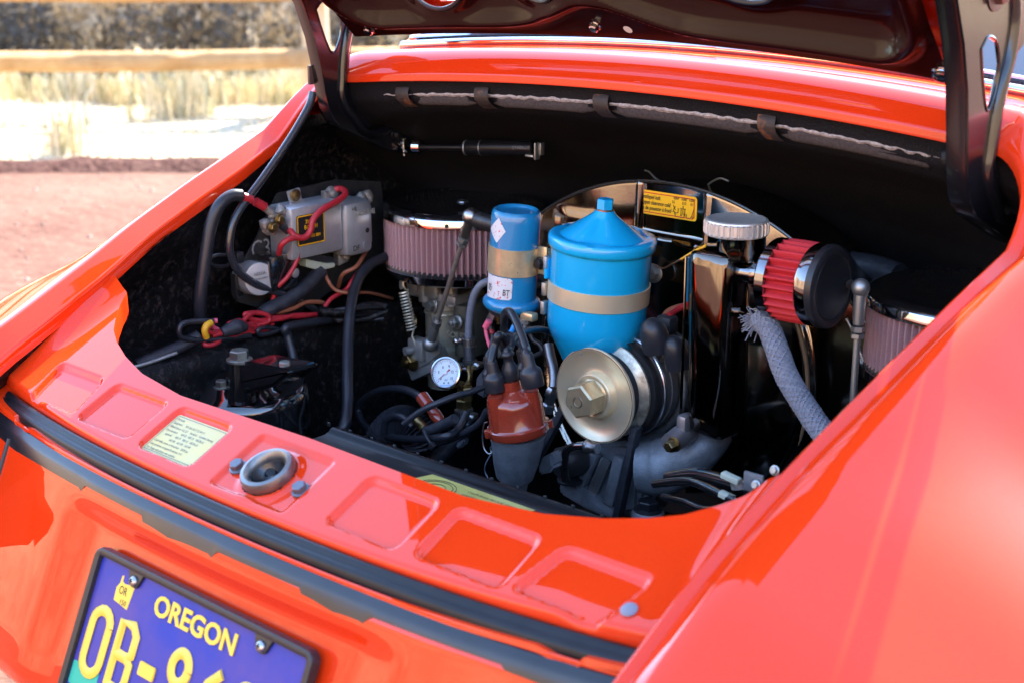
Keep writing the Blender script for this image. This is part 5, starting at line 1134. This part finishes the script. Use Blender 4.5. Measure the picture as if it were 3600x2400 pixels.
MB().tube([onwall(735+82*(.5+.5*cos(t)), 917+20*sin(t), -.452) for t in [2*pi*k/24 for k in range(25)]], .0024, n=6, sub=2, caps=False).box(PX(838, 905, -.447), (.010, .011, .014), bev=.001).build('cable_tie', PLASTICBLK, CAR, label='black cable tie around the two left cables')
wire('green_wire', [(1248, 640, 1.33), (1290, 665, 1.34), (1318, 700, 1.35), (1330, 780, 1.35), (1325, 860, 1.35), (1310, 905, 1.34)], .0018, HOSEGREY, n=8)
wire('drain_hose', [(1308, 520, 1.42), (1322, 590, 1.42), (1332, 660, 1.42), (1338, 740, 1.42)], .0065, RUB, n=12)
wire('breather_hose', [(1352, 905, 1.30), (1310, 925, 1.275), (1272, 962, 1.25), (1248, 1015, 1.23), (1232, 1090, 1.205), (1224, 1200, 1.18), (1222, 1320, 1.15), (1222, 1420, 1.13), (1212, 1490, 1.11), (1180, 1540, 1.10)], .0072, RUB, n=18, label='thick black breather hose left of the carburettor')
wirex('loom_tube', [(1128, 952, -.44), (1098, 985, -.438), (1060, 1020, -.436), (1010, 1055, -.436), (960, 1080, -.438), (920, 1105, -.44)], .0095, RUBMATTE, n=14)
wirex('brown_wire', [(1290, 880, -.45), (1275, 905, -.43), (1250, 940, -.42), (1205, 965, -.43), (1190, 1010, -.45)], .0028, WIREBRN); wirex('brown_wire', [(970, 1100, -.44), (1030, 1085, -.435), (1075, 1064, -.435), (1120, 1062, -.435), (1140, 1066, -.435)], .0030, WIREBRN)
wirex('brown_wire', [(1140, 940, -.46), (1150, 980, -.43), (1180, 1020, -.42), (1230, 1030, -.41), (1300, 1030, -.42), (1380, 1050, -.44)], .0024, WIREBRN)
# bundle of looped red wire on the frame rail
for k, pts in enumerate([
 [(1110, 1108), (1040, 1108), (985, 1122), (930, 1128), (880, 1120), (860, 1105), (900, 1100), (940, 1108), (945, 1130), (900, 1145)],
 [(1112, 1105), (1050, 1112), (960, 1118), (890, 1135), (830, 1150), (790, 1160), (745, 1170), (730, 1160), (735, 1148)],
 [(850, 1135), (880, 1105), (920, 1100), (945, 1115), (942, 1140)], [(900, 1150), (860, 1160), (830, 1178), (800, 1182)],
 [(780, 1165), (750, 1150), (748, 1130), (765, 1128)], [(940, 1160), (880, 1168), (830, 1180), (790, 1172), (745, 1180)],
 [(775, 1180), (770, 1200), (745, 1212), (722, 1212), (718, 1204)], [(800, 1140), (840, 1128), (880, 1145), (930, 1152), (960, 1138)]]):
    o = wirex('bundled_wire', [(u, v, -.432+.004*sin(i+k)) for i, (u, v) in enumerate(pts)], .0031, WIRERED if k != 4 else WIREPNK, n=9)
    if k == 0: o['label'] = 'knotted bundle of thin red wires lying on the left frame rail'
wirex('yellow_sleeve', [(742, 1135, -.428), (726, 1145, -.426), (720, 1165, -.426), (726, 1186, -.428)], .0042, WIREYEL, n=12, label='short yellow wire sleeve in the red bundle')
wirex('bundled_wire', [(750, 1130, -.43), (690, 1130, -.434), (640, 1140, -.436), (630, 1170, -.436), (650, 1190, -.436), (720, 1195, -.434), (790, 1188, -.43), (880, 1178, -.43)], .0036, RUB, n=9)
wirex('bundled_wire', [(1150, 1125, -.43), (1080, 1150, -.432), (1000, 1160, -.432), (930, 1150, -.43), (905, 1165, -.43), (930, 1175, -.43), (1020, 1150, -.43), (1140, 1130, -.43)], .0034, RUB, n=9)
wirex('bundled_wire', [(1300, 1110, -.42), (1200, 1120, -.42), (1140, 1128, -.42), (1010, 1150, -.42), (1012, 1180, -.42), (1030, 1250, -.41), (1036, 1300, -.40)], .0058, RUB, n=10)
wirex('tape_knot', [(780, 1170, -.427), (830, 1150, -.425), (862, 1150, -.427)], [.006, .0105, .006], RUBMATTE, n=10)
wirex('loom_tube', [(700, 1180, -.44), (640, 1215, -.445), (560, 1250, -.45), (480, 1285, -.455)], .008, RUBMATTE, n=10)
for k in range(6): wirex('bundled_wire', [(1120+k*15, 1090+k*7, -.41)]+[(1190+85*j+random.uniform(-15, 15), 1085+k*9-10*j+random.uniform(-16, 16), -.40+.012*j) for j in range(3)], (.006, .003, .0045, .0022, .0055, .0035)[k], RUB if k % 2 else TUB, n=8)
# ---- shock tower, left bottom
stc = PY(842, 1345, 1.03); 
TW = MB().lathe([(.088, -.10), (.087, -.014), (.084, -.003), (.0795, 0), (.0755, -.003), (.070, -.008), (.052, -.012), (.045, -.006), (.040, .004), (.030, .010), (.0001, .012)], stc, (0.03, -.05, 1), n=72, caps=False).build('shock_tower', BLKGLOSS, CAR, angle=50, label='glossy black shock absorber tower with three bolts at the lower left')
flatpoly([(815, 1272), (872, 1272), (1015, 1300), (1020, 1312), (960, 1360), (860, 1385), (795, 1372), (740, 1374), (735, 1358), (795, 1290)], .992, .045, 'tower_bracket', BLKGLOSS, TW, bev=.004)
MB().lathe([(.017, -.05), (.0125, 0)], PY(842, 1270, 1.0), ZA, n=28).build('tower_stud', BLKGLOSS, TW)
BZ = mat('grey_zinc_bolt', (.33, .33, .28), .42, .9, noise_s=200, noise_c=(.2, .22, .2), noise_f=.5)
bolt('tower_bolt', PY(842, 1268, 1.0), ZA, .0118, .0105, BZ, TW); bolt('tower_bolt', PY(779, 1362, .985), ZA, .0072, .0075, BZ, TW); bolt('tower_bolt', PY(1002, 1296, 1.01), ZA, .0070, .0075, BZ, TW)
wirex('brake_line', [(620, 1240, -.44), (560, 1262, -.44), (500, 1282, -.44), (430, 1300, -.44)], .0025, ZINC)
MB().box(PY(1240, 1400, 1.4), (.5, .004, .004)).build('tin_seam', BLKSAT, CAR)
# ------------------------------------------------------------------ the place around the car
def G(s, r, z=0): p = CAM+FWH*s+RGT*r; return Vector((p.x, p.y, z))
def edge_s(r): return 7.15+.16*(-r-2)*-.35+.10*noise.noise(Vector((r*.7, 3, 0)))+.05*noise.noise(Vector((r*2.7, 9, 0)))
DIRT = mat('red_cinder_dirt', (.070, .030, .022), .95, spec=.03, noise_s=.9, noise_c=(.165, .095, .072), noise_f=.5, bump=.02, bump_s=14, detail=12)
def patchy(m, sc, col, lo, hi):   # scatter of pale pebbles over a ground colour
    t = m.node_tree; b = t.nodes['Principled BSDF']; lk = b.inputs['Base Color'].links[0].from_socket
    tc = t.nodes.new('ShaderNodeTexCoord'); n = t.nodes.new('ShaderNodeTexNoise'); n.inputs['Scale'].default_value = sc; n.inputs['Detail'].default_value = 6
    t.links.new(tc.outputs['Object'], n.inputs['Vector']); r = t.nodes.new('ShaderNodeMapRange'); r.inputs[1].default_value = lo; r.inputs[2].default_value = hi
    t.links.new(n.outputs['Fac'], r.inputs[0]); mx = t.nodes.new('ShaderNodeMix'); mx.data_type = 'RGBA'
    t.links.new(r.outputs[0], mx.inputs[0]); t.links.new(lk, mx.inputs[6]); mx.inputs[7].default_value = (*col, 1); t.links.new(mx.outputs[2], b.inputs['Base Color'])
patchy(DIRT, 22, (.19, .11, .08), .55, .75)
mb = MB(); rows = []
for i in range(121):
    a = 2*pi*i/120; rows.append([Vector((cos(a)*r, sin(a)*r, .004*noise.noise(Vector((cos(a)*r, sin(a)*r, 0))) if r < 60 else 0)) for r in (.01, 1, 2, 3, 4, 5, 6, 7, 8, 10, 13, 18, 26, 40, 70, 140, 300, 700)])
GR = MB().grid(rows).build('ground', DIRT, kind='structure', angle=180)
VG = mat('bleached_dry_grass_ground', (.58, .49, .32), .95, spec=.04, noise_s=2.2, noise_c=(.44, .37, .27), noise_f=.6, bump=.02, bump_s=30, detail=8)
rows = []
for i in range(140):
    r = -9+15*i/139; s0 = edge_s(r); rows.append([G(s0+.02, r, .010), G(s0+.25, r, .016+.02*noise.noise(Vector((r*3, 1, 0))))]+[G(s0+d, r, .02+.04*noise.noise(Vector((r, d, 0)))) for d in (.6, 1.1, 1.7, 2.4, 3.2, 4.5, 7, 14)])
MB().grid(rows).build('grass_verge', VG, kind='structure', angle=180)
rows = []
for i in range(260):
    r = -9+15*i/259; s0 = edge_s(r); h = .050+.022*noise.noise(Vector((r*2.2, 0, 7)))+.012*noise.noise(Vector((r*8, 0, 3)))
    rows.append([G(s0-.16+.04*noise.noise(Vector((r*3, 5, 0))), r, .002), G(s0-.07, r, h*.75), G(s0, r, h), G(s0+.09, r, h*.7), G(s0+.24, r, .005)])
MB().grid(rows).build('gravel_berm', mat('shaded_red_gravel', (.040, .015, .013), .95, spec=.04, noise_s=16, noise_c=(.13, .07, .055), noise_f=.4, bump=.03, bump_s=40), kind='structure', angle=180)  # gravel colour darkened all over to stand for the berm's shadowed near side
# bank behind the bushes
rows = []
for i in range(90):
    r = -40+80*i/89; rows.append([G(s, r, z+.10*s*.1*noise.noise(Vector((r*.3, s*.3, 0)))) for s, z in ((13.0, -.02), (15, .25), (18, .9), (24, 2.0), (34, 3.5), (60, 5), (120, 6.5), (250, 9))])
MB().grid(rows).build('hillside', mat('scrub_hillside', (.36, .28, .18), .95, spec=.04, noise_s=.6, noise_c=(.13, .12, .085), noise_f=.35, bump=.1, bump_s=3, detail=8), kind='structure', angle=180)
# sunlit slopes all around behind the viewer (what the paint mirrors)
rows = []
for i in range(121):
    a = radians(60)+radians(240)*i/120      # from right ahead round the back to the left
    d = FWH*cos(a)+RGT*sin(a); fd = sstep(0, 12, min(i, 120-i)); row = []
    for rr_, z in ((16, -.05), (19, .8), (24, 3.2), (32, 7.5), (45, 13.5), (70, 22), (110, 32), (180, 42)):
        p = Vector((CAM.x, CAM.y, 0))+d*rr_*(1+.10*noise.noise(d*3)); row.append(Vector((p.x, p.y, z*(.25+.75*fd)*(1+.35*noise.noise(d*4+ZA*z*.1))-.05)))
    rows.append(row)
MB().grid(rows).build('hillside', mat('dry_brown_hillside', (.42, .29, .17), .95, spec=.04, noise_s=.25, noise_c=(.17, .11, .07), noise_f=.45, bump=.2, bump_s=2, detail=8), kind='structure', angle=180)
STRAW = mat('straw_blade', (.78, .68, .44), .7, noise_s=3, noise_c=(.60, .50, .32), noise_f=.6)
STRAW2 = mat('grey_green_blade', (.44, .43, .27), .7, noise_s=3, noise_c=(.24, .26, .16), noise_f=.6)
def blades(cnt, fn, hmin, hmax, name, ms, seed, w=.004, **kw):
    rd = random.Random(seed); V = []; F = []; MI = []
    for k in range(cnt):
        c = fn(rd); h = rd.uniform(hmin, hmax)*(.6+.7*abs(noise.noise(c*1.3))); a = rd.uniform(0, 2*pi); l = rd.uniform(0, .55)*h
        d = Vector((cos(a), sin(a), 0)); w_ = w*rd.uniform(.6, 1.6); s = Vector((-d.y, d.x, 0))*w_; n = len(V)
        V += [c-s, c+s, c+d*l*.35+ZA*h*.6+s*.8, c+d*l*.35+ZA*h*.6-s*.8, c+d*l+ZA*h+s*.3, c+d*l+ZA*h*.98-s*.3]; F += [(n, n+1, n+2, n+3), (n+3, n+2, n+4, n+5)]; q = 0 if rd.random() < .65 else 1; MI += [q, q]
    me = bpy.data.meshes.new(name); me.from_pydata([tuple(v) for v in V], [], F)
    for m_ in ms: me.materials.append(m_)
    me.polygons.foreach_set('material_index', MI); o = bpy.data.objects.new(name, me); COL.objects.link(o); return tag(o, **kw)
def f1(rd):
    r = rd.uniform(-5.2, .8); s = edge_s(r)+rd.uniform(.1, 2.3)**1.0; return G(s, r, .01)
blades(7000, f1, .015, .06, 'short_dry_grass', [STRAW, VG], 3, .006, kind='stuff', label='bleached short dry grass between the dirt road and the fence', cat='grass')
tufts = [(random.Random(5).random(), 0)]; rt = random.Random(11); T = [(rt.uniform(-5.4, .8), 11.0-1.5*rt.random()) for _ in range(150)]+[(rt.uniform(-5.4, .8), rt.uniform(7.5, 9.4)) for _ in range(14)]
def f2(rd):
    r, s = rd.choice(T); return G(s+rd.gauss(0, .07), r+rd.gauss(0, .07), .01)
blades(15000, f2, .08, .36, 'tall_dry_grass', [STRAW, STRAW2], 4, .005, kind='stuff', label='taller pale dry grass tufts along the foot of the fence', cat='grass')
# loose pale stones on the red dirt
rp = random.Random(21); V = []; F = []
for k in range(420):
    s_ = 7.2-4.6*rp.random()**1.5; c = G(s_, -s_*rp.uniform(.10, .42)+.1, 0); r_ = rp.choice((.004, .006, .008, .012, .018))*rp.uniform(.6, 1.2); n = len(V)
    V += [tuple(c+Vector(d)*r_*rp.uniform(.7, 1.1)) for d in ((1, 0, .1), (0, 1, .1), (-1, 0, .1), (0, -1, .1), (0, 0, .75), (0, 0, -.3))]
    F += [(n, n+1, n+4), (n+1, n+2, n+4), (n+2, n+3, n+4), (n+3, n, n+4), (n+1, n, n+5), (n+2, n+1, n+5), (n+3, n+2, n+5), (n, n+3, n+5)]
me = bpy.data.meshes.new('loose_stones'); me.from_pydata(V, [], F); me.materials.append(mat('pale_pebble', (.26, .16, .12), .8, noise_s=5, noise_c=(.14, .07, .055), noise_f=.3))
o = bpy.data.objects.new('loose_stones', me); COL.objects.link(o); tag(o, 'small loose pale stones scattered over the red dirt road', 'stones', kind='stuff')
# ---- log rail fence
FN = empty('rail_fence', G(9.1, -2), 'weathered wooden post and rail fence beyond the dirt road', 'fence')
WOODL = mat('weathered_rail_wood', (.30, .165, .070), .8, spec=.1, noise_s=7, noise_c=(.48, .33, .17), noise_f=.6, bump=.006, bump_s=22, stretch=(1, 1, 1))
def fs(u): return 8.95+.30*(u/1100)
def fp(u, v, ds=0):
    d = _ray(u, v); h = d.dot(FWH); return CAM+d*((fs(u)+ds)/h)
def rail(v0, v1, th, name='rail'):
    A, B = fp(-1500, v0+18), fp(1130, v1); B2 = fp(3600, v1-25); m = MB()
    for P, Q in ((A, B), (B, B2)):
        rows = []
        for i in range(31):
            t = i/30; p = P.lerp(Q, t); rows.append([p+(ZA*b+FWH*a)*(th*.5*(1+.10*noise.noise(p*1.3+ZA*k)))+ZA*.014*noise.noise(p*.9) for k, (a, b) in enumerate(((-1, .45), (-.1, .97), (.6, .95), (1, .55), (1, -.6), (.6, -.95), (-.6, -.95), (-1, -.6)))])
        MB().grid(rows, True).build(name, WOODL, FN, angle=60)
rail(222, 203, .125); rail(-30, -38, .130)
for u in (-1500, 1120, 3600):
    p = fp(u, 400, .12); m = MB().lathe([(.085, 0), (.088, .4), (.080, .9), (.078, 1.02), (.06, 1.04), (.0001, 1.04)], E3(p.x, p.y, -.05), ZA, n=14, caps=False); m.build('post', mat('pale_post_wood', (.55, .47, .34), .85, noise_s=6, noise_c=(.42, .34, .23), noise_f=.6, bump=.006, bump_s=20), FN)
# ---- bushes
SAGE = mat('sagebrush_leaf', (.10, .095, .085), .8, noise_s=3, noise_c=(.045, .045, .045), noise_f=.6)  # grey sage leaf, its dark tone also standing in for shadow within the bushes
SAGEL = mat('pale_sagebrush_leaf', (.52, .43, .29), .8, noise_s=3, noise_c=(.36, .28, .18), noise_f=.6)
TWIG = mat('grey_twig', (.13, .10, .08), .9, noise_s=9, noise_c=(.22, .18, .14), noise_f=.5)
def bush(s, r, w, h, pale, seed, label, name='sagebrush'):
    rd = random.Random(seed); c = G(s, r); root = empty(name, c, label, 'bush', 'dry bushes behind the fence')
    cl = [(Vector((rd.uniform(-1, 1)*w*.42, rd.uniform(-1, 1)*w*.38, h*rd.uniform(.30, .86))), rd.uniform(.16, .30)*min(w, h*1.4)) for _ in range(17)]
    V = []; F = []; MI = []; cp_ = [rd.random() < pale for _ in cl]
    for k in range(3000):
        ci = rd.randrange(len(cl)); cc, cr_ = cl[ci]; d = Vector((rd.gauss(0, 1), rd.gauss(0, 1), rd.gauss(0, 1))).normalized(); p = c+cc+d*cr_*rd.uniform(.3, 1.05)**.6
        if p.z < .02: p.z = rd.uniform(.02, .2)
        up = (d*.8+Vector((rd.gauss(0, .5), rd.gauss(0, .5), rd.gauss(.4, .5)))).normalized(); sd = up.orthogonal().normalized(); l = rd.uniform(.03, .085); b = rd.uniform(.006, .015); n = len(V)
        V += [p-sd*b, p+sd*b, p+up*l+sd*b*.3, p+up*l-sd*b*.3]; F.append((n, n+1, n+2, n+3)); MI.append(1 if rd.random() < (.92 if cp_[ci] else .06) else 0)
    me = bpy.data.meshes.new('foliage'); me.from_pydata([tuple(v) for v in V], [], F); me.materials.append(SAGE); me.materials.append(SAGEL); me.polygons.foreach_set('material_index', MI)
    o = bpy.data.objects.new('foliage', me); COL.objects.link(o); o.parent = root; o.matrix_parent_inverse = Matrix.Translation(-c)
    m = MB()
    for k in range(26):
        a = rd.uniform(0, 2*pi); e = c+Vector((cos(a)*w*.42*rd.uniform(.2, 1), sin(a)*w*.42*rd.uniform(.2, 1), h*rd.uniform(.5, .95))); m.tube([c+Vector((cos(a)*.02, sin(a)*.02, -.03)), c.lerp(e, .5)+Vector((cos(a)*.05, sin(a)*.05, -.03*h)), e], [.018, .009, .003], n=5, sub=3)
    m.build('stems', TWIG, root)
BL = [(10.9, -4.45, 1.3, .95, .25, 'dark grey sagebrush at the far left edge behind the fence'), (10.6, -3.75, 1.1, .80, .15, 'dark round sagebrush, second from the left edge behind the fence'), (11.2, -3.15, 1.0, 1.05, .65, 'pale straw coloured bush left of the middle behind the fence'),
      (10.7, -2.55, .95, .90, .80, 'golden dry bush in the middle of the visible fence'), (11.0, -1.95, 1.1, 1.0, .30, 'dark bush right of the golden bush behind the fence'), (10.8, -1.35, 1.1, .85, .45, 'greyish bush just left of the left hinge arm'), (11.6, -.6, 1.3, 1.0, .3, 'bush showing through the slot of the left hinge arm'),
      (12.6, -4.0, 1.6, 1.3, .55, 'large pale bush further back at the left'), (12.8, -2.6, 1.5, 1.25, .55, 'large pale bush further back in the middle'), (12.9, -1.4, 1.5, 1.2, .35, 'large dark bush further back near the left hinge')]
for k, (s, r, w, h, pale, lb) in enumerate(BL): bush(s, r, w, h, pale, 40+k, lb)
# tall dark fir wood beyond, for what the paint and chrome mirror

# ------------------------------------------------------------------ keep every piece within thing > part > sub-part
def chain(o):
    c = [o]
    while c[-1].parent: c.append(c[-1].parent)
    return c[::-1]
for o in [o for o in S.objects if o.type == 'MESH' and len(chain(o)) > 3]:
    p = chain(o)[1]; o.parent = p; o.matrix_parent_inverse = Matrix.Identity(4)
